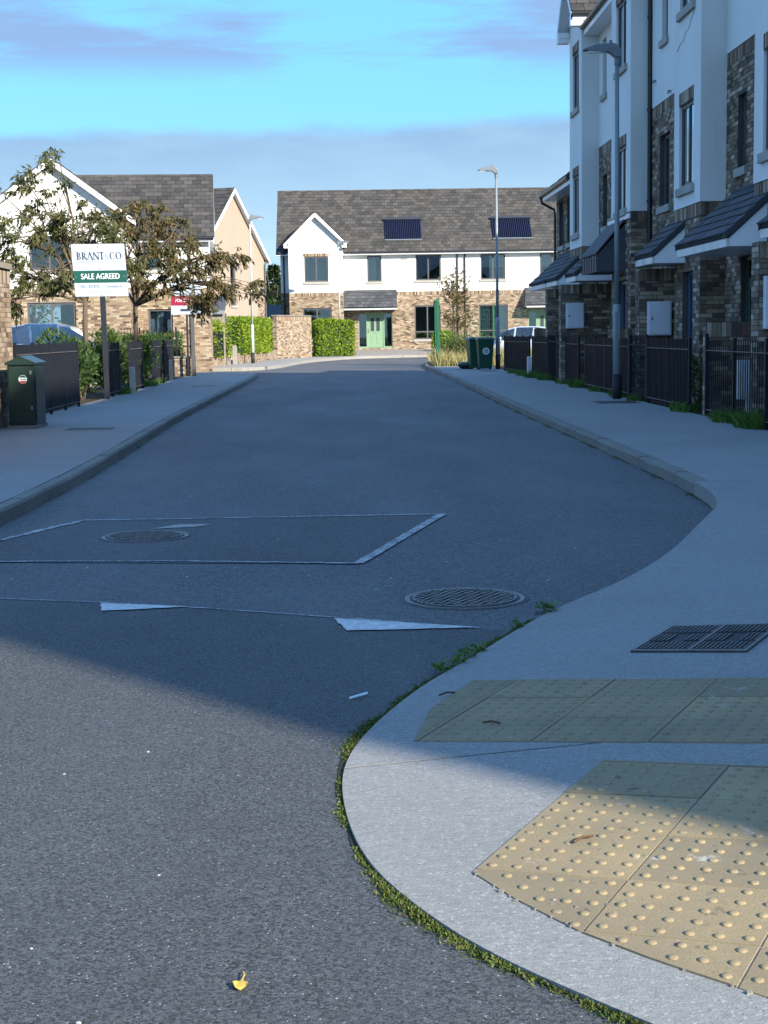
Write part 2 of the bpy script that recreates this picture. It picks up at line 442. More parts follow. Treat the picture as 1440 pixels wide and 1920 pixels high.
# ------------------------------------------------------------------ mesh helpers
V = Vector
class MB:
    def __init__(s):
        s.v, s.f = [], []
    def poly(s, pts):
        i = len(s.v)
        s.v.extend([tuple(p) for p in pts])
        s.f.append(tuple(range(i, i+len(pts))))
        return s
    def hexa(s, p):           # 8 points: bottom ring 0-3 counter-clockwise from above, top ring 4-7
        i = len(s.v)
        s.v.extend([tuple(q) for q in p])
        for f in ((0, 3, 2, 1), (4, 5, 6, 7), (0, 1, 5, 4), (1, 2, 6, 5), (2, 3, 7, 6), (3, 0, 4, 7)):
            s.f.append(tuple(i+k for k in f))
        return s
    def box(s, x0, x1, y0, y1, z0, z1):
        return s.hexa([(x0, y0, z0), (x1, y0, z0), (x1, y1, z0), (x0, y1, z0), (x0, y0, z1), (x1, y0, z1), (x1, y1, z1), (x0, y1, z1)])
    def fbox(s, fr, a0, a1, z0, z1, d0, d1):   # box in a wall frame: along u, up, out along n
        return s.hexa([fr(a0, z0, d1), fr(a1, z0, d1), fr(a1, z0, d0), fr(a0, z0, d0), fr(a0, z1, d1), fr(a1, z1, d1), fr(a1, z1, d0), fr(a0, z1, d0)])
    def bar(s, a, b, w, h=None, upv=V((0, 0, 1))):
        a, b = V(a), V(b)
        h = h or w
        d = (b-a).normalized()
        if abs(d.dot(upv)) > 0.98:
            upv = V((0, 1, 0))
        x = d.cross(upv).normalized()*w/2
        y = x.cross(d).normalized()*h/2
        return s.hexa([a-x-y, a+x-y, b+x-y, b-x-y, a-x+y, a+x+y, b+x+y, b-x+y])
    def tube(s, pts, radii, n=8, cap=True):
        pts = [V(p) for p in pts]
        if isinstance(radii, (int, float)):
            radii = [radii]*len(pts)
        i0 = len(s.v)
        px = None
        for k, p in enumerate(pts):
            d = (pts[min(k+1, len(pts)-1)]-pts[max(k-1, 0)]).normalized()
            if px is None:
                px = d.cross(V((0, 0, 1)) if abs(d.z) < 0.9 else V((0, 1, 0))).normalized()
            px = (px - d*px.dot(d)).normalized()
            py = d.cross(px)
            for j in range(n):
                a = 2*math.pi*j/n
                s.v.append(tuple(p+(px*math.cos(a)+py*math.sin(a))*radii[k]))
        for k in range(len(pts)-1):
            for j in range(n):
                a, b = i0+k*n+j, i0+k*n+(j+1) % n
                s.f.append((a, b, b+n, a+n))
        if cap:
            s.f.append(tuple(i0+j for j in range(n))[::-1])
            s.f.append(tuple(i0+(len(pts)-1)*n+j for j in range(n)))
        return s
    def prism(s, ring, vec):      # extrude a ring of points along a vector
        ring = [V(p) for p in ring]; vec = V(vec)
        i = len(s.v); n = len(ring)
        s.v.extend([tuple(p) for p in ring]); s.v.extend([tuple(p+vec) for p in ring])
        s.f.append(tuple(range(i, i+n))[::-1]); s.f.append(tuple(range(i+n, i+2*n)))
        for k in range(n):
            s.f.append((i+k, i+(k+1) % n, i+n+(k+1) % n, i+n+k))
        return s
    def lathe(s, c, prof, n=24):
        i0 = len(s.v)
        for r, z in prof:
            for j in range(n):
                a = 2*math.pi*j/n
                s.v.append((c[0]+r*math.cos(a), c[1]+r*math.sin(a), c[2]+z))
        for k in range(len(prof)-1):
            for j in range(n):
                a, b = i0+k*n+j, i0+k*n+(j+1) % n
                s.f.append((a, b, b+n, a+n))
        s.f.append(tuple(i0+(len(prof)-1)*n+j for j in range(n)))
        return s
    def mesh(s, name):
        m = bpy.data.meshes.new(name)
        m.from_pydata(s.v, [], s.f)
        m.update()
        return m
    def build(s, name, mat, parent=None, smooth=False, bevel=0.0, fix=True):
        m = s.mesh(name)
        if fix:
            bm = bmesh.new(); bm.from_mesh(m)
            bmesh.ops.recalc_face_normals(bm, faces=bm.faces)
            bm.to_mesh(m); bm.free()
        m.materials.append(MATS[mat])
        if smooth:
            m.polygons.foreach_set('use_smooth', [True]*len(m.polygons))
        o = bpy.data.objects.new(name, m)
        COL.objects.link(o)
        attach(o, parent)
        if bevel:
            b = o.modifiers.new('bevel', 'BEVEL')
            b.width = bevel; b.segments = 2; b.limit_method = 'ANGLE'
        return o
def attach(o, parent):
    if parent is not None:
        o.parent = parent
        p = parent
        w = Matrix.Identity(4)
        chain = []
        while p is not None:
            chain.append(p); p = p.parent
        for p in reversed(chain):
            w = w @ p.matrix_parent_inverse @ p.matrix_basis
        o.matrix_parent_inverse = w.inverted()
def thing(name, label, cat, loc=(0, 0, 0), group=None):
    o = bpy.data.objects.new(name, None)
    o.empty_display_size = 0.2
    o.location = loc
    COL.objects.link(o)
    return tag(o, label, cat, group)
def tag(o, label, cat, group=None):
    o['label'] = label; o['category'] = cat
    if group:
        o['group'] = group
    return o
def struct(o):
    o['kind'] = 'structure'
    return o
def stuff(o):
    o['kind'] = 'stuff'
    return o
def frame(o, u, n):
    o, u, n = V(o), V(u).normalized(), V(n).normalized()
    f = lambda a, z, d=0.0: V((o.x, o.y, 0)) + u*a + n*d + V((0, 0, z))
    f.o, f.u, f.n = o, u, n
    return f
# many alike pieces: the largest in view become objects, the rest one joined mesh
BOX5 = ([(-.5, -.5, 0), (.5, -.5, 0), (.5, .5, 0), (-.5, .5, 0), (-.5, -.5, 1), (.5, -.5, 1), (.5, .5, 1), (-.5, .5, 1)],
        [(4, 5, 6, 7), (0, 1, 5, 4), (1, 2, 6, 5), (2, 3, 7, 6), (3, 0, 4, 7)])
_unit = {}
def pieces(parent, name, items, mat, n=300, rest='brickwork', score=None):
    if not items:
        return
    key = score or (lambda m: m.translation.xy.length)
    items = sorted(items, key=key)
    if mat not in _unit:
        me = bpy.data.meshes.new('unit_'+mat)
        me.from_pydata(*[BOX5[0], [], BOX5[1]]); me.update()
        me.materials.append(MATS[mat]); _unit[mat] = me
    for m in items[:n]:
        o = bpy.data.objects.new(name, _unit[mat])
        COL.objects.link(o)
        o.matrix_basis = m
        attach(o, parent)
    if len(items) > n:
        vs, fs = [], []
        for m in items[n:]:
            i = len(vs)
            vs.extend([tuple(m @ V(p)) for p in BOX5[0]])
            fs.extend([tuple(i+k for k in f) for f in BOX5[1]])
        mb = MB(); mb.v, mb.f = vs, fs
        stuff(mb.build(rest, mat, parent, fix=False))
def pmat(c, x, y, z):      # a piece matrix from its centre and scaled axes
    m = Matrix((V(x), V(y), V(z))).transposed().to_4x4()
    m.translation = V(c)
    return m
BW, BH, JT = 0.225, 0.075, 0.010
def bricks(items, fr, a0, a1, z0, z1, holes=(), soldier=False, proud=0.007, soldiers=()):
    zt = z1
    def put(a, b, za, zb):
        ln, ht = b-a-JT, zb-za-JT
        if ln < 0.02 or ht < 0.02:
            return
        j = random.uniform(-0.0015, 0.0015)
        items.append(pmat(fr((a+b)/2, (za+zb)/2, -0.002+j), fr.u*ln, V((0, 0, ht)), fr.n*(proud+0.002)))
    def clip(a, b, za, zb):
        segs = [(a, b)]
        for (h0, h1, k0, k1) in holes:
            if zb <= k0+0.01 or za >= k1-0.01:
                continue
            ns = []
            for (p, q) in segs:
                if q <= h0 or p >= h1:
                    ns.append((p, q)); continue
                if p < h0: ns.append((p, h0))
                if q > h1: ns.append((h1, q))
            segs = ns
        for p, q in segs:
            put(p, q, za, zb)
    if soldier:
        zs = z1-BW
        a = a0
        while a < a1-0.02:
            clip(a, min(a+BH, a1), zs, z1)
            a += BH
        zt = zs
    z = z0; k = 0
    while z < zt-0.02:
        zb = min(z+BH, zt)
        a = a0 - (BW/2 if k % 2 else 0)
        while a < a1-0.005:
            clip(max(a, a0), min(a+BW, a1), z, zb)
            a += BW
        z += BH; k += 1
def panel(mb, fr, a0, a1, z0, z1, holes=(), reveal=0.12):
    xs = sorted({a0, a1, *[min(max(h[0], a0), a1) for h in holes], *[min(max(h[1], a0), a1) for h in holes]})
    zs = sorted({z0, z1, *[min(max(h[2], z0), z1) for h in holes], *[min(max(h[3], z0), z1) for h in holes]})
    for i in range(len(xs)-1):
        for j in range(len(zs)-1):
            ma, mz = (xs[i]+xs[i+1])/2, (zs[j]+zs[j+1])/2
            if any(h[0] < ma < h[1] and h[2] < mz < h[3] for h in holes):
                continue
            mb.poly([fr(xs[i], zs[j]), fr(xs[i+1], zs[j]), fr(xs[i+1], zs[j+1]), fr(xs[i], zs[j+1])])
    for h in holes:
        k0, k1 = max(h[2], z0), min(h[3], z1)
        if k1 <= k0:
            continue
        mb.poly([fr(h[0], k0), fr(h[0], k1), fr(h[0], k1, -reveal), fr(h[0], k0, -reveal)])
        mb.poly([fr(h[1], k0), fr(h[1], k0, -reveal), fr(h[1], k1, -reveal), fr(h[1], k1)])
        if h[3] <= z1:
            mb.poly([fr(h[0], k1), fr(h[1], k1), fr(h[1], k1, -reveal), fr(h[0], k1, -reveal)])
        if h[2] >= z0:
            mb.poly([fr(h[0], k0), fr(h[0], k0, -reveal), fr(h[1], k0, -reveal), fr(h[1], k0)])
def window(parent, fr, a0, a1, z0, z1, mat='frame_grey', depth=0.11, mull=(0.5,), trans=(), blind=0.0, fw_=0.055, sill=None, curtain=None, panel_below=None):
    """frame with mullions, one pane per light, a dim room behind"""
    mb = MB()
    d0, d1 = -depth-0.03, -depth+0.03
    e = 0.004
    a0 += e; a1 -= e; z0 += e; z1 -= e
    mb.fbox(fr, a0, a0+fw_, z0, z1, d0, d1); mb.fbox(fr, a1-fw_, a1, z0, z1, d0, d1)
    mb.fbox(fr, a0+fw_, a1-fw_, z1-fw_, z1, d0, d1); mb.fbox(fr, a0+fw_, a1-fw_, z0, z0+fw_, d0, d1)
    us = [a0+fw_]
    for m in mull:
        c = a0+(a1-a0)*m
        mb.fbox(fr, c-fw_*0.55, c+fw_*0.55, z0+fw_, z1-fw_, d0, d1)
        us += [c-fw_*0.55, c+fw_*0.55]
    us.append(a1-fw_)
    zs = [z0+fw_]
    for m in trans:
        c = z0+(z1-z0)*m
        mb.fbox(fr, a0+fw_, a1-fw_, c-fw_*0.5, c+fw_*0.5, d0-0.001, d1+0.001)
        zs += [c-fw_*0.5, c+fw_*0.5]
    zs.append(z1-fw_)
    w = mb.build('window', mat, parent)
    for i in range(0, len(us), 2):
        for j in range(0, len(zs), 2):
            MB().fbox(fr, us[i], us[i+1], zs[j], zs[j+1], -depth-0.006, -depth+0.004).build('pane', 'glass', w)
    if blind:
        MB().fbox(fr, a0, a1, z1-(z1-z0)*blind, z1, -depth-0.10, -depth-0.085).build('blind', 'curtain', w)
    if curtain:
        for (c0, c1) in curtain:
            m2 = MB()
            nn = 10
            for k in range(nn):
                p, q = a0+(a1-a0)*(c0+(c1-c0)*k/nn), a0+(a1-a0)*(c0+(c1-c0)*(k+1)/nn)
                dd = 0.03 if k % 2 else 0.0
                m2.poly([fr(p, z0, -depth-0.14-dd), fr(q, z0, -depth-0.14-(0.03-dd)), fr(q, z1, -depth-0.14-(0.03-dd)), fr(p, z1, -depth-0.14-dd)])
            m2.build('curtain', 'curtain', w)
    if sill:
        MB().fbox(fr, a0-0.09, a1+0.09, z0-sill-e, z0-e, -depth, 0.06).build('sill', 'sill_stone', parent, bevel=0.006)
    return w
def roof_plane(parent, e0, e1, rise, tile=(0.33, 0.345), mat='roof_tile', n=300, name='roof_tile', thick=0.05, deck=None, score=None):
    """deck slab plus courses of tiles; e0-e1 is the eave line, rise the vector from eave to ridge"""
    e0, e1, rise = V(e0), V(e1), V(rise)
    u = (e1-e0); L = u.length; u.normalize()
    H = rise.length; s = rise.normalized()
    nrm = u.cross(s).normalized()
    if nrm.z < 0:
        nrm = -nrm
    dk = MB().hexa([e0-nrm*0.06, e1-nrm*0.06, e1+rise-nrm*0.06, e0+rise-nrm*0.06, e0, e1, e1+rise, e0+rise]).build('roof', mat, parent)
    items = []
    tw, th = tile
    rows = int(math.ceil(H/th))
    for r in range(rows):
        h0 = r*th; h1 = min(h0+th*1.12, H)
        a = -(tw/2 if r % 2 else 0)
        while a < L-0.01:
            p, q = max(a, 0), min(a+tw, L)
            if q-p > 0.04:
                c = e0+u*((p+q)/2)+s*((h0+h1)/2)+nrm*0.004
                tilt = random.uniform(0.045, 0.065)
                sl = (s*(h1-h0) - nrm*0.022)
                nn = u.cross(sl).normalized()
                if nn.dot(nrm) < 0: nn = -nn
                items.append(pmat(c, u*(q-p-0.012), sl, nn*(0.024+random.uniform(0, 0.006))))
            a += tw
    pieces(dk, name, items, mat, n, rest='tile_courses', score=score)
    return dk
def vtext(txt, size, fr, a, z, d, mat, parent, name='lettering', xs=1.0, align='CENTER'):
    cu = bpy.data.curves.new('txt', 'FONT')
    cu.body = txt; cu.size = size; cu.align_x = align; cu.align_y = 'CENTER'
    cu.resolution_u = 3
    to = bpy.data.objects.new('txt', cu)
    COL.objects.link(to)
    bpy.context.view_layer.update()
    me = bpy.data.meshes.new_from_object(to.evaluated_get(bpy.context.evaluated_depsgraph_get()))
    bpy.data.objects.remove(to)
    for v in me.vertices:
        v.co = fr(a+v.co.x*xs, z+v.co.y, d)
    me.name = name
    me.materials.clear(); me.materials.append(MATS[mat])
    o = bpy.data.objects.new(name, me)
    COL.objects.link(o)
    attach(o, parent)
    return o
# ================================================================== GROUND
EDGE = [(6, -4.5), (4, -1.4), (2.6, .6), (1.6, 1.85), (1.0, 2.58), (.591, 3.07), (.457, 3.236), (.343, 3.387), (.233, 3.567), (.126, 3.802), (.048, 4.024),
        (-.001, 4.269), (-.032, 4.569), (-.041, 4.88), (-.015, 5.163), (.054, 5.477), (.163, 5.828), (.307, 6.224), (.52, 6.671), (.771, 7.252), (1.06, 7.863),
        (1.489, 8.575), (2.011, 9.54), (2.515, 10.767), (2.79, 11.45), (2.957, 12.385), (3.03, 13.5), (3.06, 15.3), (3.06, 30), (3.12, 36), (3.16, 50.8), (3.16, 60.7)]
LEDGE = [(-3.4, 9.2), (-2.9, 10.5), (-2.731, 12), (-2.687, 13.7), (-2.68, 16.3), (-2.745, 19.7), (-2.85, 24.1), (-2.91, 30), (-2.91, 38), (-2.98, 52.5), (-3.12, 54), (-3.55, 55.3), (-4.3, 56.1), (-5.6, 56.5)]
def lerp_tab(tab, y):
    if y <= tab[0][1]:
        return tab[0][0]
    for (xa, ya), (xb, yb) in zip(tab, tab[1:]):
        if y <= yb:
            return xa+(xb-xa)*(y-ya)/(yb-ya)
    return tab[-1][0]
def smooth_tab(tab, it=2):
    """Chaikin corner cutting so that the kerb line reads as a curve"""
    for _ in range(it):
        o = [tab[0]]
        for (xa, ya), (xb, yb) in zip(tab, tab[1:]):
            o += [(xa*.75+xb*.25, ya*.75+yb*.25), (xa*.25+xb*.75, ya*.25+yb*.75)]
        tab = o+[tab[-1]]
    return tab
EDGE_S = smooth_tab(EDGE)
LEDGE_S = smooth_tab(LEDGE)
def Xe(y): return lerp_tab(EDGE_S, y)
def Xl(y): return lerp_tab(LEDGE_S, y)
def sstep(a, b, x):
    t = min(1, max(0, (x-a)/(b-a)))
    return t*t*(3-2*t)
def hz(x, y):            # right pavement: dropped to the road at the corner
    d = max(0, x-Xe(y))
    return .12-.108*(1-sstep(8.5, 11.5, y))*(1-min(1, d/2.2))

ground = MB().poly([(-900, -300, -.06), (900, -300, -.06), (900, 2500, -.06), (-900, 2500, -.06)]).build('ground', 'ground_green')
struct(ground)
# the road, split along the construction seam at the junction
road = struct(MB().poly([(-45, 12.2, 0), (-4.5, 10.1, 0), (-1.966, 8.565, 0), (-1.37, 8.378, 0), (-.733, 8.109, 0), (-.091, 7.792, 0), (.631, 7.414, 0), (3.2, 6.2, 0), (16, 4.0, 0),
                   (16, 104, 0), (-45, 104, 0)]).build('road', 'asphalt'))
struct(MB().poly([(-45, -40, 0), (45, -40, 0), (45, -1, 0), (16, 4.0, 0), (3.2, 6.2, 0), (.631, 7.414, 0), (-.091, 7.792, 0), (-.733, 8.109, 0), (-1.37, 8.378, 0), (-1.966, 8.565, 0),
            (-4.5, 10.1, 0), (-45, 12.2, 0)]).build('junction_road', 'asphalt_coarse'))
def ribbon(pts, w, z, name, mat, parent, jit=0.0, step=0.05):
    """a strip of wandering width along a polyline"""
    mb = MB()
    rnd = random.Random(len(pts)*7+int(w*1000))
    seq = []
    for (a, b) in zip(pts, pts[1:]):
        a, b = V((a[0], a[1], z)), V((b[0], b[1], z))
        n = max(1, int((b-a).length/step))
        d = (b-a).normalized(); pp = V((-d.y, d.x, 0))
        for k in range(n):
            seq.append((a+(b-a)*k/n, pp))
    seq.append((b, pp))
    prev = None
    for p, pp in seq:
        w1 = w/2*(1+rnd.uniform(-jit, jit)); w2 = w/2*(1+rnd.uniform(-jit, jit))
        cur = (p+pp*w1, p-pp*w2)
        if prev:
            mb.poly([prev[1], cur[1], cur[0], prev[0]])
        prev = cur
    return mb.build(name, mat, parent)
ribbon([(-4.5, 10.1), (-1.966, 8.565), (-1.37, 8.378), (-.733, 8.109), (-.091, 7.792), (.631, 7.414)], .018, .004, 'seam_line', 'paint_worn', road, .8)
PATCH = [(-2.105, 12.189), (.746, 12.176), (.053, 9.611), (-2.28, 9.98), (-2.72, 10.03), (-2.56, 11.05), (-2.485, 10.95)]
MB().poly([(x, y, .004) for x, y in [(-2.105, 12.189), (.746, 12.176), (.053, 9.611), (-2.75, 10.04), (-2.72, 10.55)]]).build('patch', 'asphalt_patch', road)
ribbon([(-2.105, 12.189), (-.6, 12.17)], .04, .008, 'patch_line', 'paint_worn', road, .9)
ribbon([(-.6, 12.17), (.746, 12.176)], .055, .008, 'patch_line', 'paint_worn', road, .5)
ribbon([(.746, 12.176), (.053, 9.611)], .07, .0085, 'patch_line', 'paint_worn', road, .14, .02)
ribbon([(.053, 9.611), (-1.1, 9.86), (-2.75, 10.04)], .032, .008, 'patch_line', 'paint_worn', road, .7)
ribbon([(-2.105, 12.189), (-2.72, 10.55)], .06, .0085, 'patch_line', 'paint_worn', road, .7)
MB().poly([(x, y, .008) for x, y in [(-1.50, 11.55), (-1.18, 11.62), (-1.05, 11.78), (-1.32, 11.80)]]).build('worn_spot', 'gravel_pale', road)
for tri in ([(-1.371, 8.344), (-1.326, 8.095), (-.867, 8.172)], [(-.09, 7.747), (-.022, 7.414), (.633, 7.428)]):
    rr = random.Random(5)
    ring = []
    for i in range(3):
        a, b = tri[i], tri[(i+1) % 3]
        for k in range(8):
            t = k/8
            j = .006 if k else 0
            ring.append((a[0]+(b[0]-a[0])*t+rr.uniform(-j, j), a[1]+(b[1]-a[1])*t+rr.uniform(-j, j), .006))
    MB().poly(ring).build('triangle_marking', 'road_paint', road)

def strip_surface(ys, xa, xb, hf, name, mat, parent, cols, skew=0.0, wall=True):
    """a slab laid as rows; xa/xb give the two edges of a row"""
    mb = MB()
    rows = []
    for y in ys:
        a, b = xa(y), xb(y)
        row = []
        for c in cols:
            x = a+(b-a)*c
            yy = y+(skew(y) if callable(skew) else skew)*(x-a)
            row.append((x, yy, hf(x, yy)))
        rows.append(row)
    n = len(cols)
    for r in rows:
        mb.v.extend(r)
    for i in range(len(rows)-1):
        for j in range(n-1):
            q = (i*n+j, i*n+j+1, (i+1)*n+j+1, (i+1)*n+j)
            mb.f.append(q)
    # rim down into the ground
    rim = [i*n for i in range(len(rows))] + [(len(rows)-1)*n+j for j in range(1, n)] + [i*n+n-1 for i in range(len(rows)-2, -1, -1)] + [j for j in range(n-2, 0, -1)]
    base = len(mb.v)
    mb.v.extend([(mb.v[k][0], mb.v[k][1], -.05) for k in rim])
    for k in range(len(rim)):
        k2 = (k+1) % len(rim)
        mb.f.append((rim[k], rim[k2], base+k2, base+k))
    return mb.build(name, mat, parent)
def frange(a, b, s):
    n = max(1, int(round((b-a)/s)))
    return [a+(b-a)*i/n for i in range(n+1)]
KW = .13
pavR = bpy.data.objects.new('pavement', None); COL.objects.link(pavR); struct(pavR)
pavR['label'] = 'grey concrete pavement with dropped corner and buff tactile slabs beside the tall terrace'
NEARCOLS = [0, .012, .03, .055, .085, .12, .16, .21, .27, .34, .42, .52, .64, .8, 1.0]
bR = lambda y: 5.42
GJ = .006
# near corner: two bays meeting at the saw cut, then bays along the street
strip_surface(frange(-4.4, 4.985, .08), Xe, lambda y: 12.0, hz, 'pavement_bay', 'concrete', pavR, NEARCOLS, .109)
jf = MB()
for k in range(30):
    xa, xb = -.035+k*.18, -.035+(k+1)*.18
    ya, yb = 4.991+.109*(xa+.035), 4.991+.109*(xb+.035)
    jf.poly([(xa, ya-.012, hz(xa, ya)-.002), (xb, yb-.012, hz(xb, yb)-.002), (xb, yb+.012, hz(xb, yb)-.002), (xa, ya+.012, hz(xa, ya)-.002)])
jf.build('joint_filler', 'slab_joint', pavR)
strip_surface(frange(4.985+2*GJ, 13.3, .08), Xe, lambda y: 5.42, hz, 'pavement_bay', 'concrete', pavR, NEARCOLS, lambda y: .109*(13.3-y)/8.3)
cuts = [13.312, 17.4, 21.6, 25.4, 29.0, 33.2, 37.5, 42.0, 46.5, 51, 55.2, 59.4]
for a, b in zip(cuts, cuts[1:]):
    strip_surface(frange(a+GJ, b-GJ, .5), lambda y: Xe(y)+KW, lambda y: 5.42, lambda x, y: .12, 'pavement_bay', 'concrete', pavR, [0, .25, .5, .75, 1.0])
def kerb_run(parent, edge, y0, y1, side, ln=.915):
    y = y0; k = 0
    rnd = random.Random(int(y0*10)+3)
    while y < y1-.2:
        yb = min(y+ln, y1)
        mb = MB()
        ys = frange(y+.005, yb-.005, .23)
        dz = rnd.uniform(-.006, .004)
        prof = [(0, -.05), (0.002, .095), (.018, .117), (KW-.006, .118), (KW-.006, -.05)]
        n = len(prof)
        for yy in ys:
            for (o, z) in prof:
                mb.v.append((edge(yy)+side*(o+rnd.uniform(-.0015, .0015)), yy, z+(dz if z > .05 else 0)))
        for i in range(len(ys)-1):
            for j in range(n):
                mb.f.append((i*n+j, i*n+(j+1) % n, (i+1)*n+(j+1) % n, (i+1)*n+j))
        mb.f.append(tuple(range(n))); mb.f.append(tuple((len(ys)-1)*n+j for j in range(n)))
        mb.build('kerb_stone', 'concrete_kerb', parent)
        y = yb
kerb_run(pavR, Xe, 13.32, 60.6, 1)
pavL = bpy.data.objects.new('pavement', None); COL.objects.link(pavL); struct(pavL)
pavL['label'] = 'grey concrete pavement in front of the brick garden wall and black railings'
cutsL = [9.2, 13.0, 17.1, 21.0, 25.2, 29.6, 34, 38.5, 43, 47.5, 52.2]
for a, b in zip(cutsL, cutsL[1:]):
    strip_surface(frange(a+GJ, b-GJ, .3), lambda y: -5.30, lambda y: Xl(y)-KW, lambda x, y: .12, 'pavement_bay', 'concrete', pavL, [0, .25, .5, .75, 1.0])
# the rounded end at the side road
ring = [(-5.3, 52.212)]+[(Xl(y)-(KW if y < 53.6 else 0), y) for y in frange(52.212, 56.45, .15)]+[(-5.6, 56.5)]
MB().prism([(x, y, -.05) for x, y in ring], (0, 0, .165)).build('pavement_bay', 'concrete', pavL)
kerb_run(pavL, Xl, 9.25, 53.4, -1)

# ---- tactile slabs -------------------------------------------------
tactA = pavR
def clip_half(poly, p, n):       # keep the side where (q-p).n >= 0
    out = []
    for i in range(len(poly)):
        a, b = poly[i], poly[(i+1) % len(poly)]
        da, db = (a-p).dot(n), (b-p).dot(n)
        if da >= 0:
            out.append(a)
        if (da >= 0) != (db >= 0):
            out.append(a+(b-a)*(da/(da-db)))
    return out
V2 = lambda x, y: V((x, y))
dome_me = None
DOMES_LEFT = [300]
def dome_mesh():
    mb = MB()
    prof = [(.0135, 0), (.0128, .0022), (.0100, .0046), (.0055, .0056)]
    mb.lathe((0, 0, 0), prof, 10)
    me = mb.mesh('blister')
    me.materials.append(MATS['tactile_dome'])
    me.polygons.foreach_set('use_smooth', [True]*len(me.polygons))
    return me
dome_me = dome_mesh()
def tactile_field(org, a, b, ri, rj, boundary, nd, zoff=.004):
    """org + i*a + j*b lattice; boundary is a polyline that cuts the slabs"""
    cells = []
    for i in ri:
        for j in rj:
            o = org+a*i+b*j
            g_ = .003
            A, B = a.normalized()*g_, b.normalized()*g_
            q = [o+A+B, o+b-B+A, o+a+b-A-B, o+a-A+B]
            for (p, d) in boundary:
                q = clip_half(q, p, d)
                if len(q) < 3:
                    break
            if len(q) < 3:
                continue
            cells.append((o, q))
    cells.sort(key=lambda c: c[0].y)
    for o, q in cells:
        rnd = random.Random(int(o.x*997+o.y*313))
        dz = rnd.uniform(-.0012, .0012)
        top = [(p.x, p.y, hz(p.x, p.y)+zoff+dz) for p in q]
        mb = MB()
        n = len(top)
        mb.v.extend(top); mb.v.extend([(x, y, z-.03) for x, y, z in top])
        mb.f.append(tuple(range(n)))
        for k in range(n):
            mb.f.append((k, n+k, n+(k+1) % n, (k+1) % n))
        slab = mb.build('tactile_slab', 'tactile_buff', pavR)
        rest = MB()
        for ia in range(nd[0]):
            for jb in range(nd[1]):
                p = o+a*((ia+.5)/nd[0])+b*((jb+.5)/nd[1])
                ok = all((p-bp).dot(bn) > .014 for bp, bn in boundary)
                if not ok:
                    continue
                z = hz(p.x, p.y)+zoff+dz
                wear = rnd.random()
                sc = 1.0 if wear > .08 else .6
                if DOMES_LEFT[0] > 0 and p.x/p.y < .262 and p.x/p.y > -.3:
                    DOMES_LEFT[0] -= 1
                    d = bpy.data.objects.new('blister', dome_me)
                    COL.objects.link(d)
                    d.location = (p.x, p.y, z-.0004); d.scale = (1, 1, sc); d.rotation_euler.z = rnd.uniform(0, 6)
                    attach(d, slab)
                else:
                    i0 = len(rest.v)
                    for v in dome_me.vertices:
                        rest.v.append((p.x+v.co.x, p.y+v.co.y, z-.0004+v.co.z*sc))
                    for f in dome_me.polygons:
                        rest.f.append(tuple(i0+k for k in f.vertices))
        if rest.v:
            stuff(rest.build('blisters', 'tactile_dome', slab, smooth=True, fix=False))
def bnd(pts, inside):
    out = []
    for a, b in zip(pts, pts[1:]):
        a, b = V2(*a), V2(*b)
        d = (b-a).normalized(); n = V2(-d.y, d.x)
        if (V2(*inside)-a).dot(n) < 0:
            n = -n
        out.append((a, n))
    return out
a2, b2 = V2(.161, .298), V2(.383, -.150)
org2 = V2(1.023, 4.40)
lo = bnd([(.309, 3.935), (.40, 3.735), (.533, 3.505), (.66, 3.345), (.82, 3.165), (1.05, 2.93), (1.4, 2.56)], (2, 4.5))
hi = [(V2(.786, 4.872), V2(-.3, -1).normalized()*1.0)]
d_ = (V2(2.05, 4.372)-V2(.786, 4.872)).normalized()
hi = [(V2(.786, 4.872), V2(d_.y, -d_.x))]
DOMES_LEFT[0] = 250
tactile_field(org2, a2, b2, range(-6, 2), range(-1, 4), lo+hi, (5, 6))
def ragged_edge(pts, w, seed, name='mortar_edge'):
    rr = random.Random(seed); m_ = MB()
    for a, b in zip(pts, pts[1:]):
        L = math.hypot(b[0]-a[0], b[1]-a[1]); n_ = int(L/.02)
        for i in range(n_):
            if rr.random() < .55+.4*(math.sin(i*.37+seed)+1)/2:
                continue
            t_ = (i+rr.random())/n_
            x, y = a[0]+(b[0]-a[0])*t_+rr.gauss(0, w*.35), a[1]+(b[1]-a[1])*t_+rr.gauss(0, w*.35)
            s_ = rr.uniform(.002, .007)*(1.5 if rr.random() < .12 else 1)
            z_ = hz(x, y)+.0035
            an = rr.uniform(0, 6)
            m_.hexa([(x+s_*1.6*math.cos(an+k*1.57), y+s_*math.sin(an+k*1.57), z_-.004) for k in range(4)]+[(x+s_*1.1*math.cos(an+k*1.57), y+s_*.7*math.sin(an+k*1.57), z_+rr.uniform(.001, .004)) for k in range(4)])
    stuff(m_.build(name, 'concrete_kerb', pavR))
ragged_edge([(.309, 3.935), (.40, 3.735), (.533, 3.505), (.66, 3.345), (.82, 3.165), (1.05, 2.93)], .012, 2)
ragged_edge([(.42, 3.74), (.58, 3.66), (.72, 3.66)], .035, 3)
a1, b1 = V2(.150, .293), V2(.385, -.112)
org1 = V2(.225, 5.262)
lo1 = bnd([(.18, 5.1), (.214, 5.285), (.30, 5.74), (.52, 6.25), (.7, 6.5)], (2, 5))
DOMES_LEFT[0] = 50
tactile_field(org1, a1, b1, range(0, 3), range(-1, 5), lo1, (5, 6))

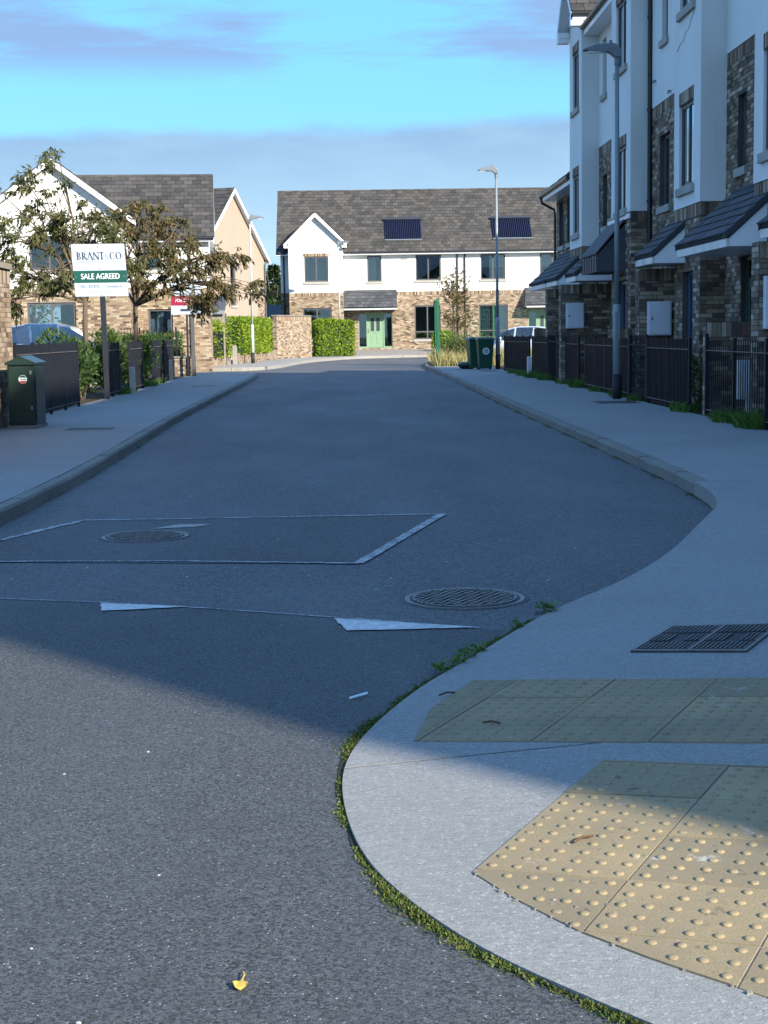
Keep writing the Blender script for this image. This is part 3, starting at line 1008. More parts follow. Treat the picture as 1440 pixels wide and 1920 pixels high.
# ---- iron covers ---------------------------------------------------
def round_cover(c, r, z, label):
    t = thing('manhole_cover', label, 'manhole cover', (c[0], c[1], z))
    MB().lathe((c[0], c[1], z), [(r+.035, -.02), (r+.035, .003), (r+.012, .004)], 40).build('concrete_surround', 'asphalt_patch', t)
    mb = MB()
    mb.lathe((c[0], c[1], z), [(r+.012, -.01), (r+.012, .007), (r, .007), (r-.002, .0045)], 40)
    mb.build('cover_frame', 'iron', t)
    mb = MB().lathe((c[0], c[1], z), [(r-.012, -.01), (r-.012, .006), (r-.03, .006)], 40)
    mb.build('cover_plate', 'iron_dark', t)
    st = MB()
    rnd = random.Random(9)
    s = .047
    n = int(r/s)+1
    for i in range(-n, n+1):
        for j in range(-n, n+1):
            x, y = i*s+(s/2 if j % 2 else 0), j*s*.9
            if math.hypot(x, y) > r-.05:
                continue
            a = (i+j) % 2*math.pi/2+math.pi/4
            dx, dy = math.cos(a)*.017, math.sin(a)*.017
            st.bar((c[0]+x-dx, c[1]+y-dy, z+.009), (c[0]+x+dx, c[1]+y+dy, z+.009), .013, .007)
    for k in range(40):
        a = 2*math.pi*k/40
        st.bar((c[0]+math.cos(a)*(r-.036), c[1]+math.sin(a)*(r-.036), z+.009), (c[0]+math.cos(a+.12)*(r-.036), c[1]+math.sin(a+.12)*(r-.036), z+.009), .012, .006)
    stuff(st.build('tread_studs', 'iron', t))
round_cover((.622, 8.272), .315, 0, 'round rusty iron manhole cover with studs near the curved kerb')
round_cover((-1.485, 11.13), .30, .004, 'round iron manhole cover inside the outlined asphalt patch')
# rectangular access cover in the pavement
def rect_cover():
    P = [V((1.214, 6.557, 0)), V((1.678, 6.384, 0)), V((1.990, 6.955, 0)), V((1.502, 7.082, 0))]
    for p in P:
        p.z = hz(p.x, p.y)+.004
    t = thing('access_cover', 'rectangular ribbed iron access cover set in the pavement above the tactile slabs', 'access cover', P[0])
    q = lambda u, v, z=0: P[0]*(1-u)*(1-v)+P[1]*u*(1-v)+P[2]*u*v+P[3]*(1-u)*v+V((0, 0, z))
    MB().hexa([q(0, 0, -.03), q(1, 0, -.03), q(1, 1, -.03), q(0, 1, -.03), q(0, 0, .002), q(1, 0, .002), q(1, 1, .002), q(0, 1, .002)]).build('cover_plate', 'iron_dark', t)
    rim = MB()
    for (a, b, c, d) in ((0, 0, 1, .035), (0, .965, 1, 1), (0, .035, .03, .965), (.97, .035, 1, .965), (.485, .035, .515, .965)):
        rim.hexa([q(a, b, .001), q(c, b, .001), q(c, d, .001), q(a, d, .001), q(a, b, .008), q(c, b, .008), q(c, d, .008), q(a, d, .008)])
    rim.build('cover_frame', 'iron', t)
    for half in (0.04, .525):
        for k in range(11):
            u = half+.012+k*.0405
            for (v0, v1) in ((.06, .30), (.36, .62), (.68, .94)):
                if k in (4, 5, 6) and v0 == .36:
                    continue
                MB().hexa([q(u, v0, .002), q(u+.022, v0, .002), q(u+.022, v1, .002), q(u, v1, .002), q(u, v0, .009), q(u+.022, v0, .009), q(u+.022, v1, .009), q(u, v1, .009)]).build('rib', 'iron_rib', t)
rect_cover()
for (x, y, w, l, lab) in ((-4.1, 22.3, .7, .5, 'dark flush service cover in the pavement beside the green cabinet'), (-4.1, 40.6, .6, .5, 'small flush service cover in the left pavement near the low railing'), (4.55, 27.6, .7, .9, 'flush service cover in the pavement beside the tall near lamp post'),
                     (4.5, 51.0, .5, .7, 'flush service cover in the pavement by the wheelie bins')):
    t = thing('service_cover', lab, 'service cover', (x, y, .12))
    MB().box(x, x+w, y, y+l, .10, .1235).build('cover_plate', 'iron_dark', t)
    MB().box(x-.03, x, y-.03, y+l+.03, .10, .1255).box(x+w, x+w+.03, y-.03, y+l+.03, .10, .1255).box(x, x+w, y-.03, y, .10, .1255).box(x, x+w, y+l, y+l+.03, .10, .1255).build('cover_frame', 'iron', t)

# ---- gardens, far pavement, plot -----------------------------------
def slab(name, pts, z0, z1, mat):
    return struct(MB().prism([(x, y, z0) for x, y in pts], (0, 0, z1-z0)).build(name, mat))
slab('garden_soil', [(5.425, 15.5), (6.5, 15.5), (6.5, 59.4), (5.425, 59.4)], -.05, .11, 'soil')
slab('garden_lawn', [(5.425, 6.0), (16, 6.0), (16, 15.49), (5.425, 15.49)], -.05, .11, 'ground_green')
slab('garden_bed', [(-30, 9.2), (-5.305, 9.2), (-5.305, 56.4), (-30, 56.4)], -.05, .11, 'soil')
slab('parking_court', [(-30, 41.4), (-6.4, 41.4), (-6.4, 50.5), (-30, 50.5)], .112, .24, 'paving_drive')
FARK = [(-30, 62.9), (-12, 62.6), (-5.9, 62.3), (-4.2, 62.3), (-3.4, 63.6), (-2.85, 66.9), (-2.35, 74.6), (-1.7, 79.7), (-.9, 83), (.2, 86.8), (1.5, 88.6), (5, 89.6), (18, 90.2)]
farpav = slab('far_pavement', FARK+[(18, 97.5), (-30, 97.5)], -.05, .13, 'concrete_pale')
kk = smooth_tab(FARK, 1)
acc = []
for (xa, ya), (xb, yb) in zip(kk, kk[1:]):
    L = math.hypot(xb-xa, yb-ya)
    n = max(1, int(round(L/.9)))
    for i in range(n):
        p, q = (xa+(xb-xa)*i/n, ya+(yb-ya)*i/n), (xa+(xb-xa)*(i+1)/n, ya+(yb-ya)*(i+1)/n)
        if p[0] < -8:
            continue
        d = V((q[0]-p[0], q[1]-p[1], 0)).normalized()
        nn = V((d.y, -d.x, 0))
        a, b = V((p[0], p[1], 0))+d*.006, V((q[0], q[1], 0))-d*.006
        ring8 = [a+nn*.03, b+nn*.03, b-nn*.10, a-nn*.10]
        MB().hexa([V((v.x, v.y, -.04)) for v in ring8]+[V((v.x, v.y, .138)) for v in ring8]).build('kerb_stone', 'concrete_pale', farpav)
# drive rising to the far house
struct(MB().hexa([(-1.2, 91.6, .10), (14, 92.0, .10), (14, 96.6, .10), (-1.2, 96.6, .10), (-1.2, 91.6, .135), (14, 92.0, .135), (14, 96.6, .46), (-1.2, 96.6, .46)]).build('driveway', 'paving_drive'))
struct(MB().hexa([(-30, 89.5, .10), (-1.25, 91.6, .10), (-1.25, 97, .10), (-30, 97, .10), (-30, 89.5, .135), (-1.25, 91.6, .136), (-1.25, 97, .4), (-30, 97, .4)]).build('lawn', 'ground_green'))
PLOT = [(3.16, 60.72), (3.3, 64), (3.45, 67.6), (4.1, 75), (5.1, 81), (7, 84), (16, 84.6), (16, 59.41), (3.29, 59.41), (3.29, 60.72)]
plot = slab('grass_plot', PLOT, -.05, .115, 'soil')
for (xa, ya), (xb, yb) in zip(PLOT[:6], PLOT[1:7]):
    L = math.hypot(xb-xa, yb-ya); n = max(1, int(L/.9))
    for i in range(n):
        p, q = (xa+(xb-xa)*i/n, ya+(yb-ya)*i/n), (xa+(xb-xa)*(i+1)/n, ya+(yb-ya)*(i+1)/n)
        d = V((q[0]-p[0], q[1]-p[1], 0)).normalized(); nn = V((d.y, -d.x, 0))
        a, b = V((p[0], p[1], 0))+d*.006, V((q[0], q[1], 0))-d*.006
        r4 = [a-nn*.03, b-nn*.03, b+nn*.10, a+nn*.10]
        MB().hexa([V((v.x, v.y, -.04)) for v in r4]+[V((v.x, v.y, .125)) for v in r4]).build('kerb_stone', 'concrete_kerb', plot)
# ================================================================== TERRACE ON THE RIGHT
T1, T2 = 6.1, 6.55
GZ = .12
def add_door(parent, fr, a0, a1, z0, z1, mat, depth=.1, top=None):
    MB().fbox(fr, a0, a0+.06, z0, z1, -depth-.05, -depth+.03).fbox(fr, a1-.06, a1, z0, z1, -depth-.05, -depth+.03).fbox(fr, a0+.06, a1-.06, z1-.06, z1, -depth-.05, -depth+.03).build('door_frame', mat, parent)
    zt = top or z1-.06
    d = MB().fbox(fr, a0+.06, a1-.06, z0+.02, zt, -depth-.04, -depth+.005)
    d = d.build('door', mat, parent)
    w = (a1-a0-.12)
    for (p, q) in ((.14, .44), (.56, .86)):
        MB().fbox(fr, a0+.06+w*p, a0+.06+w*q, z0+.2, z0+.85, -depth+.004, -depth+.014).build('door_panel', mat, d, bevel=.006)
        MB().fbox(fr, a0+.06+w*p, a0+.06+w*q, z0+1.05, zt-.16, -depth+.004, -depth+.012).build('pane', 'glass', d)
    MB().fbox(fr, a0+.10, a0+.13, z0+.95, z0+1.12, -depth+.004, -depth+.05).build('handle', 'galvanised', d)
    if top:
        MB().fbox(fr, a0+.06, a1-.06, zt+.05, z1-.06, -depth-.006, -depth+.004).build('fanlight', 'glass', d)
    return d
def canopy(parent, y0, y1, xe=5.5, ze=2.78, xw=T2, zw=3.72, n=120, side='pvc_white', xs=None):
    """lean-to porch roof: slates, weathered fascia, pale triangular cheek, soffit"""
    c = roof_plane(parent, (xe, y1, ze), (xe, y0, ze), (xw-xe, 0, zw-ze), (.30, .21), 'roof_slate', n, 'slate')
    c.name = 'canopy'
    MB().box(xe+.02, xe+.055, y0+.02, y1-.02, ze-.17, ze-.055).build('fascia', 'fascia_weathered', c)
    k = (zw-ze)/(xw-xe)
    for yy in (y0+.03, y1-.05):
        pts = [(xe+.06, yy, ze-.165), (xw-.01, yy, ze-.165), (xw-.01, yy, zw-.10), (xe+.06, yy, ze-.05)]
        MB().prism(pts, (0, .02, 0)).build('cheek', side, c)
        pts = [(xe-.02, yy-.035, ze-.075), (xw-.01, yy-.035, zw-.075+.0), (xw-.01, yy-.035, zw+.02), (xe-.02, yy-.035, ze+.02)]
        MB().prism(pts, (0, .02, 0)).build('verge_board', 'frame_dark', c)
    MB().box(xe+.06, xw-.01, y0+.06, y1-.06, ze-.16, ze-.145).build('soffit', 'pvc_white', c)
    return c
def wing_wall(parent, y0, y1, x0, x1, ztop, items, box=None, cap=True):
    MB().box(x0, x1, y0, y1, GZ-.1, ztop).build('wing_wall', 'mortar_dark', parent)
    bricks(items, frame((x0, y0, 0), (1, 0, 0), (0, -1, 0)), 0, x1-x0, GZ, ztop, soldier=cap)
    bricks(items, frame((x0, y1, 0), (0, -1, 0), (-1, 0, 0)), 0, y1-y0, GZ, ztop)
    if box:
        bx0, bx1, bz0, bz1 = box
        m = MB().box(bx0, bx1, y0-.13, y0-.008, bz0, bz1).build('meter_box', 'cabinet_white', parent, bevel=.008)
        MB().box(bx0+.025, bx1-.025, y0-.142, y0-.131, bz0+.025, bz1-.025).build('box_door', 'cabinet_white', m, bevel=.004)
        MB().box(bx0+.06, bx0+.085, y0-.150, y0-.1425, (bz0+bz1)/2-.03, (bz0+bz1)/2+.03).build('lock', 'iron', m)
def downpipe(parent, x, y, z0, z1, r=.036, name='downpipe'):
    mb = MB().tube([(x, y, z0), (x, y, z1)], r, 8)
    z = z0+.8
    while z < z1:
        mb.tube([(x, y, z), (x, y, z+.06)], r*1.35, 8)
        z += 1.9
    mb.build(name, 'pipe_black', parent, smooth=False)
def terrace_house(name, label, bay, rec, bt, wins_bay, bay_ground, rec_w, rec_door, cans, wings, door_mat, xback=14.0, last=False):
    y0, y1 = rec[0], bay[1]
    root = thing(name, label, 'house', ((T1+xback)/2, (y0+y1)/2, GZ-.1))
    root['group'] = 'tall terrace houses'
    F1 = frame((T1, bay[1], 0), (0, -1, 0), (-1, 0, 0))        # bay front, a runs towards the camera
    FS = frame((T1, bay[0], 0), (1, 0, 0), (0, -1, 0))         # bay side facing the camera
    FB = frame((T2, bay[1], 0), (-1, 0, 0), (0, 1, 0))         # bay far side
    F2 = frame((T2, rec[1], 0), (0, -1, 0), (-1, 0, 0))        # recessed front
    bl, rl = bay[1]-bay[0], rec[1]-rec[0]
    EZ, BE = 9.05, 9.60
    hb = [(bay[1]-b, bay[1]-a, z0, z1) for (a, b, z0, z1) in wins_bay]
    hg = [(bay[1]-bay_ground[1], bay[1]-bay_ground[0], bay_ground[2], bay_ground[3])]
    hr = [(rec[1]-b, rec[1]-a, z0, z1) for (a, b, z0, z1) in rec_w]
    hd = [(rec[1]-rec_door[1], rec[1]-rec_door[0], rec_door[2], rec_door[3])]
    LIN = .225
    lints = [(h[0]-.0, h[1]+.0, h[3], h[3]+LIN) for h in hb]
    items = []
    # rendered upper bay, slightly proud of the brick
    mb = MB()
    panel(mb, F1, 0, bl, bt, BE, [(h[0], h[1], h[2], h[3]) for h in hb], .14)
    mb.poly([FS(0, bt), FS(T2-T1, bt), FS(T2-T1, BE), FS(0, BE)])
    mb.poly([FB(0, bt), FB(T2-T1, bt), FB(T2-T1, BE), FB(0, BE)])
    mb.poly([F1(0, BE), F1(bl, BE), F1(bl/2, BE+bl/2*.95)])
    mb.poly([F1(0, bt), F1(bl, bt), F1(bl, bt, -(T2-T1)), F1(0, bt, -(T2-T1))])
    mb.build('bay_wall', 'render_white', root)
    for h in hb:
        lm = MB().fbox(F1, h[0]+.001, h[1]-.001, h[3]-.001, h[3]+LIN, -.02, .004).build('lintel', 'mortar_dark', root)
        it = []
        a = h[0]
        while a < h[1]-.03:
            q = min(a+BH, h[1])
            it.append(pmat(F1((a+q)/2, h[3]+LIN/2, .003), F1.u*(q-a-JT), V((0, 0, LIN-.01)), F1.n*.006))
            a += BH
        pieces(lm, 'brick', it, 'brick_brown')
        window(root, F1, h[0], h[1], h[2], h[3], 'frame_grey', .075, mull=(.5,), sill=.14)
    # brick ground floor of the bay
    i_ = .02
    G1 = frame((T1+i_, bay[1]-i_, 0), (0, -1, 0), (-1, 0, 0)); GS = frame((T1+i_, bay[0]+i_, 0), (1, 0, 0), (0, -1, 0))
    mb = MB()
    panel(mb, G1, 0, bl-2*i_, GZ-.1, bt-.002, hg, .14)
    mb.poly([GS(0, GZ-.1), GS(T2-T1, GZ-.1), GS(T2-T1, bt-.002), GS(0, bt-.002)])
    gb = frame((T2, bay[1]-i_, 0), (-1, 0, 0), (0, 1, 0))
    mb.poly([gb(0, GZ-.1), gb(T2-T1-i_, GZ-.1), gb(T2-T1-i_, bt-.002), gb(0, bt-.002)])
    mb.build('ground_floor_wall', 'mortar_dark', root)
    bricks(items, G1, 0, bl-2*i_, GZ, bt-.004, hg, soldier=True)
    bricks(items, GS, -.006, T2-T1-i_, GZ, bt-.004, soldier=True)
    window(root, G1, *hg[0], 'door_blue', .13, mull=(.45,), trans=(.3,))
    # recessed wall: brick to the second floor, render above
    RT = 6.04
    h_low = [h for h in hr if h[2] < RT]+hd
    mb = MB()
    panel(mb, F2, 0, rl, GZ-.1, RT, h_low, .14)
    mb.build('recess_wall', 'mortar_dark', root)
    bricks(items, F2, 0, rl, GZ, RT-.004, h_low, soldier=True)
    mb = MB()
    U2 = frame((T2-.015, rec[1], 0), (0, -1, 0), (-1, 0, 0))
    panel(mb, U2, 0, rl, RT, EZ, [h for h in hr if h[2] > RT], .15)
    mb.poly([U2(0, RT), U2(rl, RT), U2(rl, RT, -.02), U2(0, RT, -.02)])
    mb.build('upper_wall', 'render_white', root)
    for h in hr:
        f = F2 if h[2] < RT else U2
        window(root, f, h[0], h[1], h[2], h[3], 'frame_grey', .12, mull=() if h[1]-h[0] < .8 else (.5,), sill=.14)
    add_door(root, F2, *hd[0], door_mat, .11, top=hd[0][2]+2.05)
    # rear and ends, roof
    e = .012
    sh = MB()
    sh.poly([(xback, y0+e, 0), (xback, y1-e, 0), (xback, y1-e, EZ), (xback, y0+e, EZ)])
    xm, zr = (T2+xback)/2, EZ+(xback-T2)/2*.80
    for yy in (y0+e, y1-e):
        sh.poly([(T2+.2, yy, 0), (xback, yy, 0), (xback, yy, EZ), (xm, yy, zr-.1), (T2+.2, yy, EZ)])
    sh.build('party_walls', 'render_white', root)
    for z in (3.25, 6.3):
        MB().box(T2+.3, xback-.05, y0+.05, y1-.05, z-.12, z).build('floor_slab', 'room_wall', root)
    MB().box(T2+3.4, T2+3.45, y0+.05, y1-.05, GZ, EZ-.1).build('inner_wall', 'room_wall', root)
    so = .40
    roof_plane(root, (T2-so, y1, EZ+.02), (T2-so, y0, EZ+.02), (xm-T2+so, 0, zr-EZ), (.33, .33), 'roof_tile', 0)
    MB().hexa([(xback+.4, y0, EZ), (xback+.4, y1, EZ), (xm, y1, zr), (xm, y0, zr), (xback+.4, y0, EZ+.06), (xback+.4, y1, EZ+.06), (xm, y1, zr+.06), (xm, y0, zr+.06)]).build('rear_roof', 'roof_tile', root)
    MB().box(T2-so, T2, y0, y1, EZ-.22, EZ-.20).build('soffit', 'pvc_white', root)
    MB().box(T2-so-.002, T2-so+.025, y0+.003, rec[1]-.02, EZ-.20, EZ).build('fascia', 'pvc_white', root)
    MB().tube([(T2-so-.06, y0+.01, EZ-.03), (T2-so-.06, rec[1]-.05, EZ-.03)], .055, 8).build('gutter', 'pipe_black', root)
    # gabled bay roof
    yc = (bay[0]+bay[1])/2; ov = .28; px = 3.2
    pk = BE+bl/2*.95
    for s, yy in ((-1, bay[0]-ov), (1, bay[1]+ov)):
        ze = pk-(bl/2+ov)*.95
        e0, e1 = (T1-.3, yy, ze+.03), (T1-.3+px, yy, ze+.03)
        roof_plane(root, e0, e1, (0, yc-yy, pk-ze), (.33, .33), 'roof_tile', 0)
        pts = [(T1-.31, yy, ze-.17), (T1-.31, yy, ze+.02), (T1-.31, yc, pk+.02), (T1-.31, yc, pk-.19)]
        MB().prism(pts, (.03, 0, 0)).build('bargeboard', 'pvc_white', root)
        MB().prism([(T1-.28, yy, ze-.10), (T1, yy, ze-.10), (T1, yc, pk-.08), (T1-.28, yc, pk-.08)], (0, 0, .015)).build('sloping_soffit', 'pvc_white', root)
        MB().box(T1-.312, T1+.0, min(yy, yy-s*.26), max(yy, yy-s*.26), ze-.30, ze-.03).build('barge_foot', 'pvc_white', root)
        ya, yb = sorted((yy, bay[0] if s < 0 else bay[1]))
        MB().box(T1-.27, T1+.9, ya, yb, ze-.17, ze-.15).build('soffit', 'pvc_white', root)
        MB().box(T1-.27, T1+1.4, yy-.012, yy+.012, ze-.17, ze-.02).build('fascia', 'pvc_white', root)
        MB().tube([(T1-.3, yy+s*.05, ze-.02), (T1+1.5, yy+s*.05, ze-.02)], .05, 8).build('gutter', 'pipe_black', root)
    for w in wings:
        wing_wall(root, *w[:5], items, w[5])
    pieces(root, 'brick', items, 'brick_brown', 300, 'brickwork', score=lambda m: -abs(m.col[2].xyz.normalized().y)*8*(1 if m.translation.z > 1.2 else .6)+m.translation.y*.1)
    for c in cans:
        canopy(root, *c)
    return root
hD = terrace_house('terrace_house', 'tall white rendered house beside the near railing with the notice board', (21.0, 23.15), (16.6, 21.0), 3.56,
    [(21.5, 22.65, 3.95, 5.41), (21.5, 22.65, 7.03, 8.55)], (21.4, 22.6, .95, 2.45), [(19.0, 19.6, 4.05, 5.24), (19.0, 19.6, 7.2, 8.6)], (17.4, 18.4, .2, 2.6),
    [(19.0, 20.6)], [(20.62, 21.0, 5.53, T2, 2.58, (5.58, 6.03, 1.42, 2.12))], 'door_dark_green')
hC = terrace_house('terrace_house', 'tall white rendered house with a deep slated porch canopy over its green door', (26.62, 28.74), (23.15, 26.62), 3.60,
    [(27.15, 28.3, 3.95, 5.41), (27.15, 28.3, 7.05, 8.55)], (27.2, 28.05, .75, 2.45), [(25.3, 25.85, 4.05, 5.24), (25.3, 25.85, 7.2, 8.6)], (24.55, 25.55, .2, 2.6),
    [(22.37, 25.76)], [(23.3, 23.52, 5.46, T1+.02, 1.53, None)], 'door_dark_green')
hB = terrace_house('terrace_house', 'tall white rendered house with a dark metal box canopy on its bay', (33.11, 35.48), (28.74, 33.11), 3.94,
    [(33.6, 34.85, 4.03, 5.40), (33.6, 34.85, 7.08, 8.5)], (33.5, 34.9, .8, 2.5), [(31.2, 32.25, 3.93, 5.37), (31.45, 32.02, 7.25, 8.6)], (30.4, 31.4, .2, 2.6),
    [(27.80, 29.43)], [(29.0, 29.4, 5.52, T2, 2.56, (5.66, 6.10, 1.32, 1.95)), (31.9, 32.1, 5.46, T1+.02, 1.45, None)], 'door_blue')
hA = terrace_house('terrace_house', 'tall white gabled house at the far end of the row beside the low house', (39.89, 42.0), (35.48, 39.89), 3.58,
    [(40.38, 41.45, 3.95, 5.45), (40.38, 41.45, 7.15, 8.6)], (40.4, 41.5, .8, 2.45), [(38.66, 39.28, 4.0, 5.27), (38.72, 39.32, 7.25, 8.6)], (36.3, 37.3, .2, 2.6),
    [(37.10, 38.68)], [(38.2, 38.6, 5.33, T2, 2.56, (5.44, 5.88, 1.48, 2.10)), (39.0, 39.2, 5.46, T1+.3, 1.45, None)], 'door_dark_green')
# dark metal canopy on house B
mc = MB()
mc.prism([(5.5, 33.78, 2.70), (T1+.02, 33.78, 2.70), (T1+.02, 33.78, 3.72), (5.5, 33.78, 3.06)], (0, 2.1, 0))
mcan = mc.build('metal_canopy', 'metal_clad', hB)
for k in range(7):
    yk = 33.80+k*.345
    MB().box(5.483, 5.4985, yk, yk+.012, 2.705, 3.055).build('seam', 'metal_clad', mcan)
MB().prism([(5.47, 33.74, 3.075), (T1, 33.74, 3.80), (T1, 33.74, 3.84), (5.47, 33.74, 3.115)], (0, 2.2, 0)).build('capping', 'roof_slate', mcan)
MB().box(T1-.02, T1+.02, 33.14, 35.9, 3.80, 3.90).build('flashing', 'cabinet_white', mcan)
downpipe(hB, T2-.06, 33.03, 3.3, 9.0, .045)
downpipe(hC, T2-.06, 23.25, 6.04, 9.0)
for (y, z) in ((31.1, 6.12), (32.6, 6.55), (25.2, 5.75)):
    MB().tube([(T2-.02, y, z), (T2-.07, y, z), (T2-.07, y, z-.05)], .025, 8).build('vent_pipe', 'galvanised', hB if y > 29 else hC)
# the old crack in the render of house C
crk = [(28.5, 6.42), (28.2, 6.52), (28.05, 6.50), (27.75, 6.66), (27.6, 6.64), (27.35, 6.80), (27.2, 6.82), (27.1, 6.93)]
mb = MB()
for (ya, za), (yb, zb) in zip(crk, crk[1:]):
    mb.bar((T1-.0005, ya, za), (T1-.0005, yb, zb), .014, .003)
mb.build('crack', 'mortar_dark', hC)

# low brick house beyond the tall row
def low_house():
    y0, y1 = 42.03, 47.88
    root = thing('brick_house', 'low dark brick house with two slated porch canopies at the end of the terrace', 'house', (10, 45, .02))
    F = frame((T2, y1, 0), (0, -1, 0), (-1, 0, 0))
    L = y1-y0
    holes = [(y1-47.3, y1-46.3, 3.95, 5.25), (y1-45.6, y1-44.5, 3.95, 5.25), (y1-43.6, y1-42.6, 3.95, 5.25), (y1-47.4, y1-45.2, .75, 2.5), (y1-44.6, y1-43.6, .2, 2.5)]
    mb = MB()
    panel(mb, F, 0, L, 0, 5.55, holes, .13)
    zr = 8.7; xb = 14; xm = 10.3
    for yy in (y0+.01, y1):
        mb.poly([(T2, yy, 0), (xb, yy, 0), (xb, yy, 5.55), (xm, yy, zr-.12), (T2, yy, 5.55)])
    mb.poly([(xb, y0, 0), (xb, y1, 0), (xb, y1, 5.55), (xb, y0, 5.55)])
    mb.build('wall', 'mortar_dark', root)
    it = []
    bricks(it, F, 0, L, GZ, 5.5, holes)
    pieces(root, 'brick', it, 'brick_brown', 120, 'brickwork')
    for h in holes[:4]:
        window(root, F, *h, 'frame_grey', .11, mull=(.5,), sill=.13, blind=.35 if h[2] < 2 else 0)
    add_door(root, F, *holes[4], 'door_dark_green', .11)
    MB().box(T2+.3, xb-.1, y0+.1, y1-.1, 3.1, 3.2).build('floor_slab', 'room_wall', root)
    roof_plane(root, (T2-.45, y1+.12, 5.60), (T2-.45, y0, 5.60), (xm-T2+.45, 0, zr-5.60), (.33, .33), 'roof_tile', 100)
    MB().hexa([(xb+.4, y0, 5.5), (xb+.4, y1, 5.5), (xm, y1, zr), (xm, y0, zr), (xb+.4, y0, 5.56), (xb+.4, y1, 5.56), (xm, y1, zr+.06), (xm, y0, zr+.06)]).build('rear_roof', 'roof_tile', root)
    MB().box(T2-.44, T2, y0, y1+.1, 5.36, 5.38).build('soffit', 'pvc_white', root)
    MB().box(T2-.45, T2-.42, y0, y1+.1, 5.38, 5.57).build('fascia', 'pvc_white', root)
    MB().tube([(T2-.50, y0, 5.53), (T2-.50, y1+.12, 5.53)], .06, 8).build('gutter', 'pipe_black', root)
    MB().tube([(T2-.50, y1-.02, 5.5), (T2-.46, y1-.02, 5.32), (T2-.08, y1-.02, 5.12), (T2-.06, y1-.02, 4.95), (T2-.06, y1-.02, .15)], .04, 8).build('downpipe', 'pipe_black', root)
    canopy(root, 40.4, 42.55, n=40)
    canopy(root, 42.66, 46.3, n=60)
    wi = []
    wing_wall(root, 44.6, 44.8, 5.46, T2, 1.5, wi)
    wing_wall(root, 42.1, 42.5, 5.5, T2, 2.55, wi)
    pieces(root, 'brick', wi, 'brick_brown', 60, 'brickwork')
low_house()

# the next block of the street, beside and behind the camera: it shades the foreground
def near_block():
    root = thing('apartment_block', 'white rendered apartment block beside the junction, outside the view', 'building', (14, 4, 0))
    x0, x1, y0, y1, z1 = 8.1, 16.5, -4.3, 14.6, 10.6
    F = frame((x0, y1, 0), (0, -1, 0), (-1, 0, 0))
    holes = [(a, a+1.2, z, z+1.4) for a in (1.2, 4.6, 8.0, 11.4, 14.8) for z in (1.0, 4.0, 7.0)]
    mb = MB()
    panel(mb, F, 0, y1-y0, 0, z1, holes, .14)
    mb.poly([(x0, y0, 0), (x1, y0, 0), (x1, y0, z1), (x0, y0, z1)]).poly([(x0, y1, 0), (x1, y1, 0), (x1, y1, z1), (x0, y1, z1)]).poly([(x1, y0, 0), (x1, y1, 0), (x1, y1, z1), (x1, y0, z1)])
    mb.build('wall', 'render_white', root)
    for h in holes:
        window(root, F, *h, sill=.14)
    MB().box(x0-.25, x1+.25, y0-.25, y1+.25, z1, z1+.25).build('parapet', 'fascia_weathered', root)
near_block()
